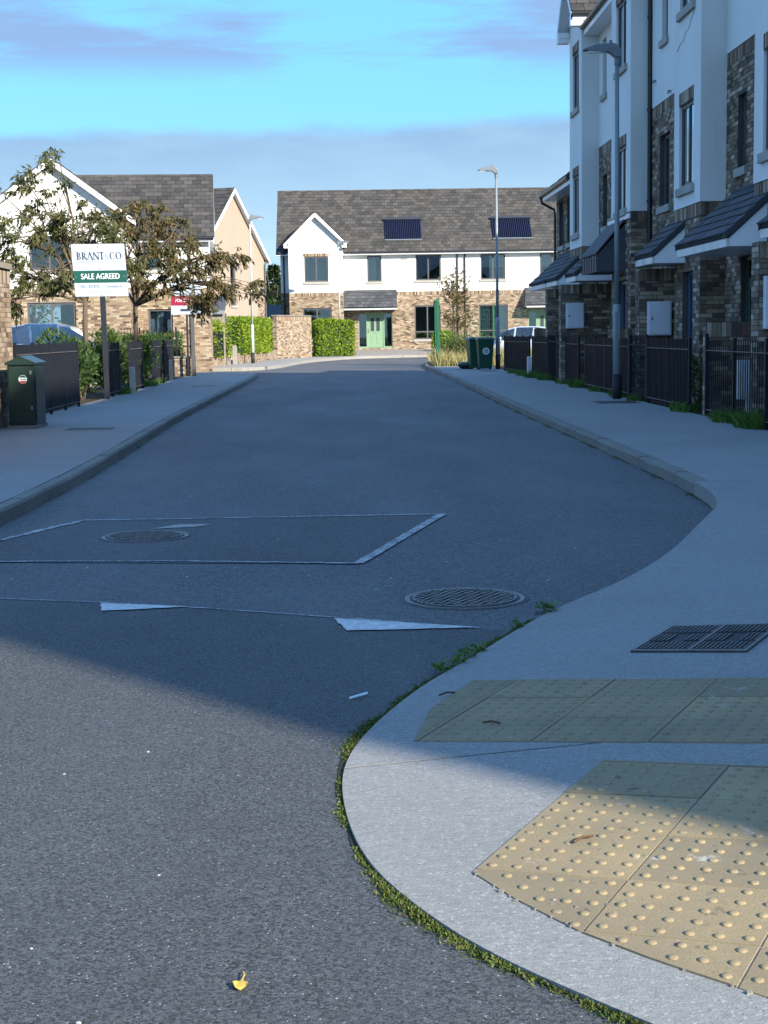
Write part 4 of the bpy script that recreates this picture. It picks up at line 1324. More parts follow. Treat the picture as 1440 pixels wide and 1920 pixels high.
# ================================================================== HOUSES AT THE END AND ON THE LEFT
def ridge_caps(parent, a, b, mat='roof_tile', n=40):
    a, b = V(a), V(b)
    L = (b-a).length; k = max(1, int(L/.45))
    d = (b-a)/k
    for i in range(k):
        MB().tube([a+d*i+V((0, 0, -.03)), a+d*(i+.97)+V((0, 0, -.03))], .10, 6).build('ridge_tile', mat, parent)
def far_house():
    YF = 96.0
    k = YF/93.0
    X = lambda x: x*k
    Z = lambda z: 1.45+(z-1.45)*k
    root = thing('semi_detached_house', 'white and buff brick house with solar panels and green door facing down the street', 'house', (5, 100, .4))
    F = frame((X(-3.82), YF, 0), (1, 0, 0), (0, -1, 0))
    A = lambda x: X(x)-X(-3.82)
    xr = 15.2
    bt, ez = Z(3.88), Z(6.17)
    ups = [(1.35, 2.21, 4.49, 6.02, ()), (4.25, 5.76, 4.53, 6.03, (.5,)), (8.14, 9.62, 4.53, 6.03, (.5,)), (11.70, 13.2, 4.53, 6.03, (.5,))]
    lows = [(4.14, 5.70, 1.02, 3.03, (.5,)), (8.02, 9.75, 1.05, 3.02, (.5,))]
    hu = [(A(a), A(b), Z(c), Z(d)) for a, b, c, d, m in ups]
    hl = [(A(a), A(b), Z(c), Z(d)) for a, b, c, d, m in lows]
    hdoor = [(A(.78), A(2.80), Z(.54), Z(2.64)), (A(11.0), A(13.0), Z(.54), Z(2.64))]
    L = A(xr)
    mb = MB(); panel(mb, F, 0, L, bt, ez+.1, hu, .10)
    D = 8.2
    zr = Z(9.80)+.36
    xl, xrr = X(-3.82), X(xr)
    for xx in (xl, xrr):
        mb.poly([(xx, YF, bt), (xx, YF+D, bt), (xx, YF+D, ez), (xx, YF+D/2, zr-.15), (xx, YF, ez)])
    mb.poly([(xl, YF+D, .2), (xrr, YF+D, .2), (xrr, YF+D, ez), (xl, YF+D, ez)])
    mb.build('upper_wall', 'render_white', root)
    mb = MB(); panel(mb, F, 0, L, .2, bt, hl+hdoor, .12)
    for xx in (xl, xrr):
        mb.poly([(xx, YF, .2), (xx, YF+D, .2), (xx, YF+D, bt), (xx, YF, bt)])
    mb.build('ground_floor_wall', 'mortar', root)
    it = []
    bricks(it, F, 0, L, .42, bt-.004, hl+hdoor, soldier=True, proud=.012)
    FL = frame((xl, YF+D, 0), (0, -1, 0), (-1, 0, 0))
    bricks(it, FL, 0, D, .42, bt-.004, proud=.012)
    MB().box(xl+.1, xrr-.1, YF+.3, YF+D-.1, Z(3.6), Z(3.75)).build('floor_slab', 'room_wall', root)
    MB().box(xl+.1, xrr-.1, YF+3.0, YF+3.1, .3, ez).build('inner_wall', 'room_wall', root)
    for (h, u) in zip(hu, ups):
        window(root, F, *h, 'frame_grey', .08, u[4], fw_=.075, sill=.14, blind=.52 if u[0] > 7 else 0, curtain=[(.12, .62)] if u[0] < 2 else None)
    for (h, u) in zip(hl, lows):
        w = window(root, F, *h, 'frame_grey', .09, u[4], trans=(.22,), fw_=.075, sill=.14, blind=.0, curtain=[(0, .40), (.6, 1)] if u[0] > 7 else None)
    # doors with sidelights under slate canopies
    for (h, x0, x1) in ((hdoor[0], -.09, 3.09), (hdoor[1], 10.78, 13.96)):
        a0, a1, z0, z1 = h
        w = (a1-a0)/4
        dm = 'door_green'
        fm = MB()
        for a in (a0, a0+w, a1-w-.0, a1):
            fm.fbox(F, a-.04, a+.04, z0, z1, -.12, -.04)
        fm.fbox(F, a0+.04, a1-.04, z1-.08, z1, -.119, -.041).fbox(F, a0+.04, a0+w-.04, z0, z0+.10, -.119, -.041).fbox(F, a1-w+.04, a1-.04, z0, z0+.10, -.119, -.041)
        fr_ = fm.build('door_frame', dm, root)
        for (p, q) in ((a0+.04, a0+w-.04), (a1-w+.04, a1-.04)):
            MB().fbox(F, p, q, z0+.10, z1-.08, -.085, -.075).build('sidelight', 'glass', fr_)
        d = MB().fbox(F, a0+w+.04, a1-w-.04, z0+.02, z1-.08, -.12, -.07).build('door', dm, root)
        ww = a1-w-.04-(a0+w+.04)
        for (p, q) in ((.20, .42), (.56, .78)):
            b0 = a0+w+.04+ww*p; b1 = a0+w+.04+ww*q
            MB().fbox(F, b0-.03, b1+.03, z0+1.02, z0+1.88, -.0695, -.060).build('pane_surround', dm, d, bevel=.006)
            MB().fbox(F, b0, b1, z0+1.05, z0+1.85, -.0595, -.054).build('pane', 'frame_dark', d)
            MB().fbox(F, b0, b1, z0+.28, z0+.80, -.0695, -.058).build('door_panel', dm, d, bevel=.01)
        MB().fbox(F, a0+w+.04+ww*.34, a0+w+.04+ww*.64, z0+.90, z0+.95, -.0695, -.06).build('letterbox', 'galvanised', d)
        MB().fbox(F, a0+w+.07, a0+w+.10, z0+.95, z0+1.2, -.0695, -.03).build('handle', 'iron', d)
        c = roof_plane(root, (X(x0), YF-.95, Z(2.95)), (X(x1), YF-.95, Z(2.95)), (0, .95, Z(3.99)-Z(2.95)), (.30, .24), 'roof_slate', 100, 'slate')
        c.name = 'canopy'
        MB().box(X(x0), X(x1), YF-.97, YF-.94, Z(2.80), Z(2.90)).build('fascia', 'galvanised_pale', c)
        MB().box(X(x0)+.02, X(x1)-.02, YF-.93, YF-.01, Z(2.82), Z(2.835)).build('soffit', 'frame_dark', c)
        for xx in (X(x0)+.03, X(x1)-.05):
            MB().prism([(xx, YF-.93, Z(2.84)), (xx, YF-.01, Z(2.84)), (xx, YF-.01, Z(3.88))], (.02, 0, 0)).build('cheek', 'pvc_white', c)
    MB().fbox(F, A(.35), A(.56), Z(2.02), Z(2.2), .012, .03).build('house_plate', 'frame_dark', root)
    # main roof
    oh = .38
    sl = (0, D/2+oh, zr-ez)
    scx = lambda m: (m.translation.x-2)**2
    rp = roof_plane(root, (X(-4.06), YF-oh, ez+.06), (xrr+.2, YF-oh, ez+.06), sl, (.34, .30), 'roof_tile', 300, score=lambda m: m.translation.x)
    MB().hexa([(X(-4.06), YF+D+oh, ez), (xrr+.2, YF+D+oh, ez), (xrr+.2, YF+D/2, zr), (X(-4.06), YF+D/2, zr), (X(-4.06), YF+D+oh, ez+.06), (xrr+.2, YF+D+oh, ez+.06), (xrr+.2, YF+D/2, zr+.06), (X(-4.06), YF+D/2, zr+.06)]).build('rear_roof', 'roof_tile', root)
    ridge_caps(rp, (X(-4.06), YF+D/2, zr+.06), (xrr+.2, YF+D/2, zr+.06))
    MB().box(X(-4.06), xrr+.2, YF-oh-.012, YF-oh+.012, ez-.10, ez+.04).build('fascia', 'pvc_white', root)
    MB().box(X(-4.06), xrr+.2, YF-oh, YF, ez-.11, ez-.095).build('soffit', 'pvc_white', root)
    MB().tube([(X(-.02), YF-oh-.06, ez+.03), (xrr+.2, YF-oh-.06, ez+.03)], .055, 8).build('gutter', 'pipe_black', root)
    MB().tube([(X(-4.06), YF-oh-.06, ez+.03), (X(-3.45), YF-oh-.06, ez+.03)], .055, 8).build('gutter', 'pipe_black', root)
    for xx in (6.74, 7.19):
        downpipe(root, X(xx), YF-.05, .5, ez, .05)
    downpipe(root, X(-3.62), YF-.05, .45, ez, .05)
    # gabled bay in front
    kb = 95.0/93.0
    YB = 95.0
    bx0, bx1 = -3.34*kb, -.10*kb
    ZB = lambda z: 1.45+(z-1.45)*kb
    FB = frame((bx0, YB, 0), (1, 0, 0), (0, -1, 0))
    w = bx1-bx0
    hu = (-2.405*kb-bx0, -.974*kb-bx0, ZB(4.53), ZB(6.02)); hl = (-2.54*kb-bx0, -.83*kb-bx0, ZB(1.1), ZB(2.98))
    bez, pk = ZB(6.86), ZB(8.50)
    btb = ZB(3.88)
    mb = MB(); panel(mb, FB, 0, w, btb, bez, [hu], .10)
    mb.poly([FB(0, bez), FB(w, bez), FB(w/2, pk-.05)])
    for xx in (bx0, bx1):
        mb.poly([(xx, YB, btb), (xx, YF, btb), (xx, YF, bez), (xx, YB, bez)])
    mb.build('bay_wall', 'render_white', root)
    mb = MB(); panel(mb, FB, 0, w, .2, btb, [hl], .10)
    for xx in (bx0, bx1):
        mb.poly([(xx, YB, .2), (xx, YF, .2), (xx, YF, btb), (xx, YB, btb)])
    mb.build('bay_brick_wall', 'mortar', root)
    bricks(it, FB, 0, w, .4, btb-.004, [hl], soldier=True, proud=.012)
    bricks(it, frame((bx1, YB, 0), (0, 1, 0), (1, 0, 0)), 0, YF-YB, .4, btb-.004, soldier=True, proud=.012)
    window(root, FB, *hu, 'frame_grey', .08, (.5,), fw_=.075, sill=.15, curtain=[(.05, .2)])
    window(root, FB, *hl, 'frame_grey', .08, (.5,), fw_=.075, sill=.15)
    lm = MB().fbox(FB, hu[0]-.05, hu[1]+.02, hu[3]+.001, hu[3]+.20, -.02, .004).build('lintel', 'mortar', root)
    li = []
    a = hu[0]-.05
    while a < hu[1]:
        li.append(pmat(FB(a+BH/2, hu[3]+.10, .003), FB.u*(BH-JT), V((0, 0, .19)), FB.n*.008)); a += BH
    pieces(lm, 'brick', li, 'brick_buff')
    oh2 = .26
    mid = (bx0+bx1)/2
    ze = ZB(6.72)
    for s, xx in ((-1, bx0-oh2), (1, bx1+oh2)):
        e0, e1 = (xx, YB-.28, ze+.05), (xx, YF+1.9, ze+.05)
        if s > 0:
            e0, e1 = e1, e0
        roof_plane(root, e0, e1, (mid-xx, 0, pk+.12-ze), (.34, .30), 'roof_tile', 60)
        MB().prism([(xx, YB-.30, ze-.17), (xx, YB-.30, ze+.03), (mid, YB-.30, pk+.10), (mid, YB-.30, pk-.16)], (0, .03, 0)).build('bargeboard', 'pvc_white', root)
        MB().box(min(xx, xx-s*.3), max(xx, xx-s*.3), YB-.299, YB-.27, ze-.20, ze-.05).build('barge_foot', 'pvc_white', root)
        MB().prism([(xx, YB-.27, ze-.06), (xx+.0, YB-.0, ze-.06), (mid, YB-.0, pk), (mid, YB-.27, pk)], (0, 0, .015)).build('soffit', 'pvc_white', root)
        MB().tube([(xx+s*.05, YB-.28, ze+.02), (xx+s*.05, YF+.2, ze+.02)], .05, 8).build('gutter', 'pipe_black', root)
    MB().tube([(mid, YB-.34, pk+.13), (mid, YF+2, pk+.13)], .09, 6).build('ridge_tile', 'roof_tile', root)
    MB().fbox(F, A(5.35)-2.05, A(5.35)-1.65, ez-.42, ez-.30, .004, .03).build('vent', 'sill_stone', root)
    o = pieces(root, 'brick', it, 'brick_buff', 0, 'brickwork')
    # solar collectors on the roof slope
    s_ = V(sl).normalized(); nrm = V((0, -s_.z, s_.y))
    e_ = V((0, YF-oh, ez+.06))
    for i, (x0, x1, z0, z1) in enumerate(((2.46, 4.66, 6.86, 8.22), (8.93, 11.3, 6.86, 8.22))):
        h0 = (z0-6.17)*k/s_.z*.93; h1 = (z1-6.17)*k/s_.z*.93
        sp_ = thing('solar_collector', ('dark solar tube collector on the roof above the green door side' if i == 0 else 'dark solar tube collector on the roof at the far house behind the lamp post'), 'solar panel', e_+V((X(x0), 0, 0))+s_*h0)
        P = lambda u, h, d: V((X(x0)+(X(x1)-X(x0))*u, 0, 0))+e_+s_*h+nrm*d
        MB().hexa([P(0, h0, .03), P(1, h0, .03), P(1, h1, .03), P(0, h1, .03), P(0, h0, .07), P(1, h0, .07), P(1, h1, .07), P(0, h1, .07)]).build('backing', 'frame_dark', sp_)
        MB().hexa([P(-.02, h1-.02, .03), P(1.02, h1-.02, .03), P(1.02, h1+.16, .03), P(-.02, h1+.16, .03), P(-.02, h1-.02, .2), P(1.02, h1-.02, .2), P(1.02, h1+.16, .2), P(-.02, h1+.16, .2)]).build('manifold', 'frame_dark', sp_)
        for q in range(20):
            u = (q+.5)/20
            MB().tube([P(u, h0+.02, .12), P(u, h1, .12)], .04, 6).build('tube', 'solar_tube', sp_)
        MB().hexa([P(-.01, h0-.06, .05), P(1.01, h0-.06, .05), P(1.01, h0, .05), P(-.01, h0, .05), P(-.01, h0-.06, .17), P(1.01, h0-.06, .17), P(1.01, h0, .17), P(-.01, h0, .17)]).build('foot_rail', 'galvanised', sp_)
far_house()

def left_house():
    root = thing('gabled_house', 'white house with buff brick base and projecting gable behind the street trees', 'house', (-9.5, 62, .1))
    O = V((-5.03, 58.0, 0)); th = R(4.5)
    ux, uy = V((math.cos(th), math.sin(th), 0)), V((-math.sin(th), math.cos(th), 0))
    W3 = lambda a, b, z: O+ux*a+uy*b+V((0, 0, z))       # a along the facade (negative to the left), b into the house
    n = -uy
    L = 5.5; D = 7.4
    F = frame(W3(-L, 0, 0), ux, n)
    bt, ez, zr = 3.2, 5.2, 7.62
    hu = [(3.05, 3.75, 3.9, 4.9)]
    hl = [(.75, 1.25, 1.0, 2.85), (3.2, 4.1, .3, 2.45)]
    mb = MB(); panel(mb, F, 0, L, bt, ez+.05, hu, .1)
    for a in (0,):
        mb.poly([W3(a, 0, bt), W3(a, D, bt), W3(a, D, ez), W3(a, D/2, zr-.12), W3(a, 0, ez)])
    mb.poly([W3(0, D, .1), W3(-L, D, .1), W3(-L, D, ez), W3(0, D, ez)])
    mb.build('upper_wall', 'render_white', root)
    mb = MB(); panel(mb, F, 0, L, 0, bt, hl, .1)
    for a in (0, -L):
        mb.poly([W3(a, 0, 0), W3(a, D, 0), W3(a, D, bt), W3(a, 0, bt)])
    mb.build('ground_floor_wall', 'mortar', root)
    it = []
    bricks(it, F, 0, L, .12, bt-.004, hl, soldier=True, proud=.01)
    bricks(it, frame(W3(0, 0, 0), uy, ux), 0, D, .12, bt-.004, soldier=True, proud=.01)
    for h in hu+hl:
        window(root, F, *h, 'frame_grey', .08, () if h[1]-h[0] < .9 else (.5,), fw_=.07, sill=.12, curtain=[(.1, .6)] if h[2] < 2 else None)
    MB().fbox(F, .2, L-.2, 3.0, 3.1, -D+.2, -.3).build('floor_slab', 'room_wall', root)
    oh = .3
    k = (zr-ez)/(D/2)
    up_ = uy*(D/2+oh)+V((0, 0, (D/2+oh)*k))
    e0 = W3(-L-.2, -oh, ez-oh*k+.06); e1 = W3(.22, -oh, ez-oh*k+.06)
    rp = roof_plane(root, e0, e1, up_, (.33, .31), 'roof_tile', 300, score=lambda m: -m.translation.x)
    b0, b1 = W3(-L-.2, D+oh, ez-oh*k+.06), W3(.22, D+oh, ez-oh*k+.06)
    t0, t1 = W3(-L-.2, D/2, zr+.06), W3(.22, D/2, zr+.06)
    dz = V((0, 0, .06))
    MB().hexa([b0-dz, b1-dz, t1-dz, t0-dz, b0, b1, t1, t0]).build('rear_roof', 'roof_tile', root)
    ridge_caps(rp, t0, t1)
    zl = ez-oh*k
    for (bb, s) in ((-oh, 1), (D+oh, -1)):
        MB().prism([W3(.19, bb, zl-.17), W3(.19, bb, zl+.02), W3(.19, D/2, zr+.02), W3(.19, D/2, zr-.2)], ux*.03).build('bargeboard', 'pvc_white', root)
        MB().prism([W3(.0, bb, zl-.10), W3(.19, bb, zl-.10), W3(.19, D/2, zr-.12), W3(.0, D/2, zr-.12)], (0, 0, .015)).build('soffit', 'pvc_white', root)
    MB().fbox(F, 0, L+.2, zl-.10, zl+.03, oh-.01, oh+.02).build('fascia', 'pvc_white', root)
    MB().fbox(F, 0, L, zl-.115, zl-.10, 0, oh).build('soffit', 'pvc_white', root)
    MB().tube([F(0, zl+.01, oh+.07), F(L+.2, zl+.01, oh+.07)], .055, 8).build('gutter', 'pipe_black', root)
    p = F(L-.72, 0, .05)
    downpipe(root, p.x, p.y, .2, ez-.2, .045)
    # projecting gable
    gc, gw, gd = .05, 2.62, 1.9
    pk, ge = 7.66, 5.70
    G = frame(F(gc-gw, 0, gd), ux, n)
    hg = [(1.75, 3.15, 3.85, 5.05)]
    hgl = [(1.6, 3.3, 1.0, 2.7)]
    mb = MB(); panel(mb, G, 0, 2*gw, bt, ge, hg, .1)
    mb.poly([G(0, ge), G(2*gw, ge), G(gw, pk)])
    mb.poly([G(2*gw, bt), G(2*gw, bt, -gd), G(2*gw, ge, -gd), G(2*gw, ge)])
    mb.poly([G(0, bt), G(0, bt, -gd-D), G(0, ge, -gd-D), G(0, ge)])
    mb.poly([G(0, bt, -gd-D), G(2*gw, bt, -gd-D), G(2*gw, ge, -gd-D), G(gw, pk, -gd-D), G(0, ge, -gd-D)])
    mb.build('gable_wall', 'render_white', root)
    mb = MB(); panel(mb, G, 0, 2*gw, 0, bt, hgl, .1)
    for a in (0, 2*gw):
        mb.poly([G(a, 0), G(a, 0, -gd-(D if a == 0 else 0)), G(a, bt, -gd-(D if a == 0 else 0)), G(a, bt)])
    mb.build('gable_brick_wall', 'mortar', root)
    bricks(it, G, 0, 2*gw, .12, bt-.004, hgl, soldier=True, proud=.01)
    bricks(it, frame(G(2*gw, 0, 0), -n, ux), 0, gd, .12, bt-.004, soldier=True, proud=.01)
    window(root, G, *hg[0], 'frame_grey', .08, (.5,), fw_=.07, sill=.12)
    window(root, G, *hgl[0], 'frame_grey', .08, (.5,), fw_=.07, sill=.12)
    kg = (pk-ge)/gw
    og = .3
    for s in (-1, 1):
        a = gw+s*(gw+og)
        z = pk+.10-(gw+og)*kg
        e0, e1 = G(a, z, .28), G(a, z, -gd-D)
        if s > 0:
            e0, e1 = e1, e0
        roof_plane(root, e0, e1, -ux*s*(gw+og)+V((0, 0, (gw+og)*kg)), (.33, .31), 'roof_tile', 120)
        MB().prism([G(a, z-.22, .27), G(a, z-.02, .27), G(gw, pk+.08, .27), G(gw, pk-.14, .27)], n*.03).build('bargeboard', 'pvc_white', root)
        MB().prism([G(a, z-.12, .0), G(a, z-.12, .27), G(gw, pk-.04, .27), G(gw, pk-.04, .0)], (0, 0, .015)).build('soffit', 'pvc_white', root)
    pieces(root, 'brick', it, 'brick_buff', 300, 'brickwork', score=lambda m: -m.translation.x)
left_house()

def beige_house():
    root = thing('beige_house', 'tall beige rendered gable end with a narrow slit window', 'house', (-8, 85, .1))
    c = V((-6.02, 84.0, 0)); d = V((2.66, 6.0, 0)).normalized(); n = V((d.y, -d.x, 0))
    hw = 3.72; D = 8.0
    F = frame(c-d*hw, d, n)
    ez, pk = 5.76, 9.20
    hole = [(hw-.30, hw+.30, 3.03, 5.40)]
    mb = MB(); panel(mb, F, 0, 2*hw, 0, ez, hole, .1)
    mb.poly([F(0, ez), F(2*hw, ez), F(hw, pk)])
    for a in (0, 2*hw):
        mb.poly([F(a, 0), F(a, 0, -D), F(a, ez, -D), F(a, ez)])
    mb.poly([F(0, 0, -D), F(2*hw, 0, -D), F(2*hw, ez, -D), F(hw, pk, -D), F(0, ez, -D)])
    mb.build('wall', 'render_beige', root)
    window(root, F, *hole[0], 'frame_grey', .08, (), (.5,), fw_=.06, sill=.12)
    k = (pk-ez)/hw; o = .32
    for s in (-1, 1):
        a = hw+s*(hw+o); z = pk+.08-(hw+o)*k
        e0, e1 = F(a, z, .26), F(a, z, -D)
        if s > 0:
            e0, e1 = e1, e0
        roof_plane(root, e0, e1, -d*s*(hw+o)+V((0, 0, (hw+o)*k)), (.33, .31), 'roof_tile', 100)
        MB().prism([F(a, z-.24, .24), F(a, z-.02, .24), F(hw, pk+.06, .24), F(hw, pk-.18, .24)], n*.03).build('bargeboard', 'pvc_white', root)
        MB().prism([F(a, z-.12, .0), F(a, z-.12, .24), F(hw, pk-.06, .24), F(hw, pk-.06, .0)], (0, 0, .015)).build('soffit', 'pvc_white', root)
    p = F(2*hw+.12, 0, .04)
    MB().tube([F(2*hw+.2, ez-.1, .1), F(2*hw-.02, ez-.45, .06), F(2*hw-.03, .2, .06)], .05, 8).build('downpipe', 'frame_grey', root)
    q = MB().fbox(F, 2*hw-.85, 2*hw-.02, .12, 3.55, 0, .012).build('brick_corner', 'mortar', root)
    it = []
    bricks(it, frame(F(2*hw-.85, 0, .012), d, n), 0, .82, .12, 3.55)
    pieces(q, 'brick', it, 'brick_buff', 60)
    MB().fbox(F, 2*hw-.55, 2*hw-.35, 3.75, 4.0, .0, .18).build('wall_lamp', 'frame_dark', root)
beige_house()
# grey lean-to shed with timber boards between the two houses
def shed():
    root = thing('lean_to_shed', 'grey roofed lean-to shed beside the beige gable', 'shed', (-6, 68.5, .1))
    MB().hexa([(-7.4, 67.6, 2.45), (-5.25, 67.6, 2.45), (-5.25, 69.4, 3.1), (-7.4, 69.4, 3.1), (-7.4, 67.6, 2.53), (-5.25, 67.6, 2.53), (-5.25, 69.4, 3.18), (-7.4, 69.4, 3.18)]).build('roof', 'roof_slate', root)
    MB().box(-7.4, -5.25, 67.55, 67.6, 2.36, 2.52).build('fascia', 'galvanised', root)
    x = -7.35
    while x < -5.35:
        MB().box(x, x+.13, 67.72, 67.75, .12, 2.4).build('board', 'timber', root)
        x += .14
    MB().box(-7.35, -5.3, 67.76, 69.3, .1, 2.4).build('body', 'frame_grey', root)
shed()
# distant building and trees between the houses are added with the planting
# ================================================================== WALLS AND RAILINGS
def brick_wall_thing(name, label, a, b, z0, z1, th, mat, mort, n=300, coping=None, soldier=False, ends=True, both=False, score=None):
    """a free-standing brick wall from a to b; its face is on the right of a->b"""
    a, b = V((a[0], a[1], 0)), V((b[0], b[1], 0))
    d = (b-a).normalized(); nrm = V((d.y, -d.x, 0)); L = (b-a).length
    root = thing(name, label, 'wall', (a+b)/2+V((0, 0, z0)))
    F = frame(a, d, nrm)
    MB().fbox(F, 0, L, z0-.15, z1, -th, 0).build('core', mort, root)
    it = []
    bricks(it, F, 0, L, z0, z1-.002, soldier=soldier)
    if ends:
        bricks(it, frame(F(0, 0, -th), nrm, -d), 0, th, z0, z1-.002)
        bricks(it, frame(F(L, 0, 0), -nrm, d), 0, th, z0, z1-.002)
    if both:
        bricks(it, frame(F(L, 0, -th), -d, -nrm), 0, L, z0, z1-.002)
    pieces(root, 'brick', it, mat, n, 'brickwork', score)
    if coping:
        x = 0
        while x < L-.05:
            q = min(x+.6, L)
            MB().fbox(F, x+.003-(.04 if x == 0 else 0), q-.003+(.04 if q == L else 0), z1, z1+coping, -th-.045, .045).build('coping_stone', 'timber' if coping > .08 else 'concrete_kerb', root, bevel=.006)
            x += .6
    return root
brick_wall_thing('garden_wall', 'tall buff brick garden wall with dark coping behind the green cabinet', (-5.02, 16.0), (-5.18, 24.15), .12, 2.5, .33, 'brick_buff', 'mortar', 300, .09, True,
                 score=lambda m: -m.translation.y)
brick_wall_thing('low_wall', 'low buff brick wall under the clipped laurel hedge', (-6.15, 63.6), (-5.2, 69.6), .13, .52, .22, 'brick_buff', 'mortar', 120, None, True)
brick_wall_thing('low_wall', 'low buff brick wall running up to the tall sunlit wall', (-4.95, 70.9), (-3.72, 83.6), .13, .62, .22, 'brick_buff', 'mortar', 160, None, True)
brick_wall_thing('boundary_wall', 'tall sunlit pale brick wall at the street corner beside the far house', (-3.72, 83.7), (-1.95, 88.2), .13, 2.42, .25, 'brick_buff', 'mortar', 300, .07, True)
brick_wall_thing('brick_plinth', 'short brown brick pier under the maroon sale board', (-5.72, 51.6), (-5.05, 51.6), .12, .72, .45, 'brick_brown', 'mortar', 80, .05)

def railing(label, p0, p1, z0=.12, h=1.16, group=None, sp=.105, npost=None, bow=False, worn=True, name='railing', bw=.026):
    p0, p1 = V((*p0, 0)), V((*p1, 0))
    d = (p1-p0).normalized(); L = (p1-p0).length
    root = thing(name, label, 'railing' if name == 'railing' else 'gate', p0+V((0, 0, z0)), group)
    k = npost or max(1, int(round(L/1.45)))
    for i in range(k+1):
        p = p0+d*(L*i/k)
        MB().box(p.x-.025, p.x+.025, p.y-.025, p.y+.025, z0-.1, z0+h+.02).build('post', 'fence_black', root)
    nx = V((-d.y, d.x, 0))
    for i in range(k):
        a, b = p0+d*(L*i/k+.026), p0+d*(L*(i+1)/k-.026)
        for zz in (z0+.10, z0+h-.17):
            MB().bar(a+V((0, 0, zz)), b+V((0, 0, zz)), .040, .012).build('rail', 'rail_worn' if worn else 'fence_black', root)
    nb = int(L/sp)
    for i in range(nb):
        p = p0+d*((i+.5)*L/nb)
        if bow:
            if i % 2 == 0 and i+1 < nb:
                q = p0+d*((i+1.5)*L/nb)
                m = (p+q)/2; r = (q-p).length/2
                arc = [p+V((0, 0, z0+.05))]+[m+d*(-r*math.cos(t*math.pi/6))+V((0, 0, z0+h-.06+r*1.3*math.sin(t*math.pi/6))) for t in range(7)]+[q+V((0, 0, z0+.05))]
                MB().tube(arc, .008, 5).build('hoop', 'fence_black', root)
            continue
        MB().bar(p+V((0, 0, z0+.06)), p+V((0, 0, z0+h-.01)), bw).build('bar', 'fence_black', root)
    return root
GR = 'black bar railings along the right pavement'
XR = 5.44
railing('black railing with white notice board behind it and grass at its foot', (XR, 18.2), (XR, 23.2), group=GR, bw=.013, sp=.12)
railing('black railing between the tall lamp post and the near open gateway', (XR, 24.35), (XR, 27.75), group=GR)
railing('black railing on the far side of the tall near lamp post', (XR, 29.6), (XR, 35.0), group=GR)
railing('short black railing beside the small white meter pillar', (XR, 36.0), (XR, 39.6), group=GR)
railing('black railing beside the short white marker post', (XR, 41.6), (XR, 45.0), group=GR)
railing('black railing next to the wheelie bins', (XR-.05, 45.3), (XR-.14, 51.6), group=GR)
railing('hooped black garden gate with a green bin behind it, by the tall lamp post', (XR, 27.85), (XR, 29.5), bow=True, name='garden_gate', h=1.2, worn=False, npost=1)
railing('hooped black garden gate standing open beside the near railing', (XR+.02, 23.3), (XR+.5, 24.2), bow=True, name='garden_gate', h=1.22, worn=False, npost=1)
railing('hooped black garden gate beside the small white meter pillar', (XR, 39.75), (XR+.02, 41.45), bow=True, name='garden_gate', h=1.2, worn=False, npost=1)
GL = 'black bar railings along the left pavement'
XLF = -5.2
railing('black railing beside the green cabinet and tall brick wall', (XLF+.02, 24.3), (XLF, 30.0), group=GL, h=1.24)
railing('narrow black railing at the foot of the sale agreed sign', (XLF-.03, 33.6), (XLF-.05, 35.8), group=GL, h=1.2)
railing('short black railing behind the pale marker post between the shrubs', (XLF-.05, 37.5), (XLF-.05, 39.9), group=GL, h=1.2)
railing('short dark railing beside the small green service box', (XLF-.35, 44.4), (XLF-.38, 46.6), group=GL, h=1.2)
railing('black railing before the brick pier of the maroon board', (XLF-.42, 47.8), (XLF-.5, 51.0), group=GL, h=1.2)
railing('hooped black railing behind the street trees in front of the left house', (-9.6, 53.4), (-5.9, 54.0), h=1.5, z0=.24, bow=True, worn=False)
railing('dark railing set into the laurel hedge', (-6.0, 63.3), (-5.15, 69.0), z0=.52, h=1.1, worn=False)
railing('thin black guard railing in front of the far house', (5.3, 90.6), (6.6, 90.7), z0=.13, h=1.0, sp=.4, worn=False)

# ---- green welded mesh fence round the plot ------------------------
def mesh_fence(label, pts, z0=.115, h=2.4):
    root = thing('mesh_fence', label, 'fence', (*pts[0], z0))
    for (a, b) in zip(pts, pts[1:]):
        a, b = V((*a, 0)), V((*b, 0))
        L = (b-a).length; d = (b-a)/L
        k = max(1, int(round(L/2.5)))
        for i in range(k+1):
            p = a+d*(L*i/k)
            MB().box(p.x-.035, p.x+.035, p.y-.035, p.y+.035, z0-.1, z0+h+.08).build('post', 'mesh_green', root)
        for i in range(k):
            mb = MB()
            s = L*i/k; e = L*(i+1)/k
            x = s+.05
            while x < e:
                p = a+d*x
                mb.bar(p+V((0, 0, z0+.05)), p+V((0, 0, z0+h)), .006)
                x += .1
            z = z0+.06
            while z < z0+h:
                mb.bar(a+d*s+V((0, 0, z)), a+d*e+V((0, 0, z)), .007)
                z += .2
            stuff(mb.build('wire_panel', 'mesh_green', root))
    return root
mesh_fence('green welded mesh fence along the kerb side of the dry grass plot', [(3.58, 59.7), (3.72, 64.7), (4.0, 69.5)], h=2.55)
mesh_fence('green welded mesh fence across the back of the dry grass plot', [(4.1, 70.0), (12, 71.0)], h=2.4)

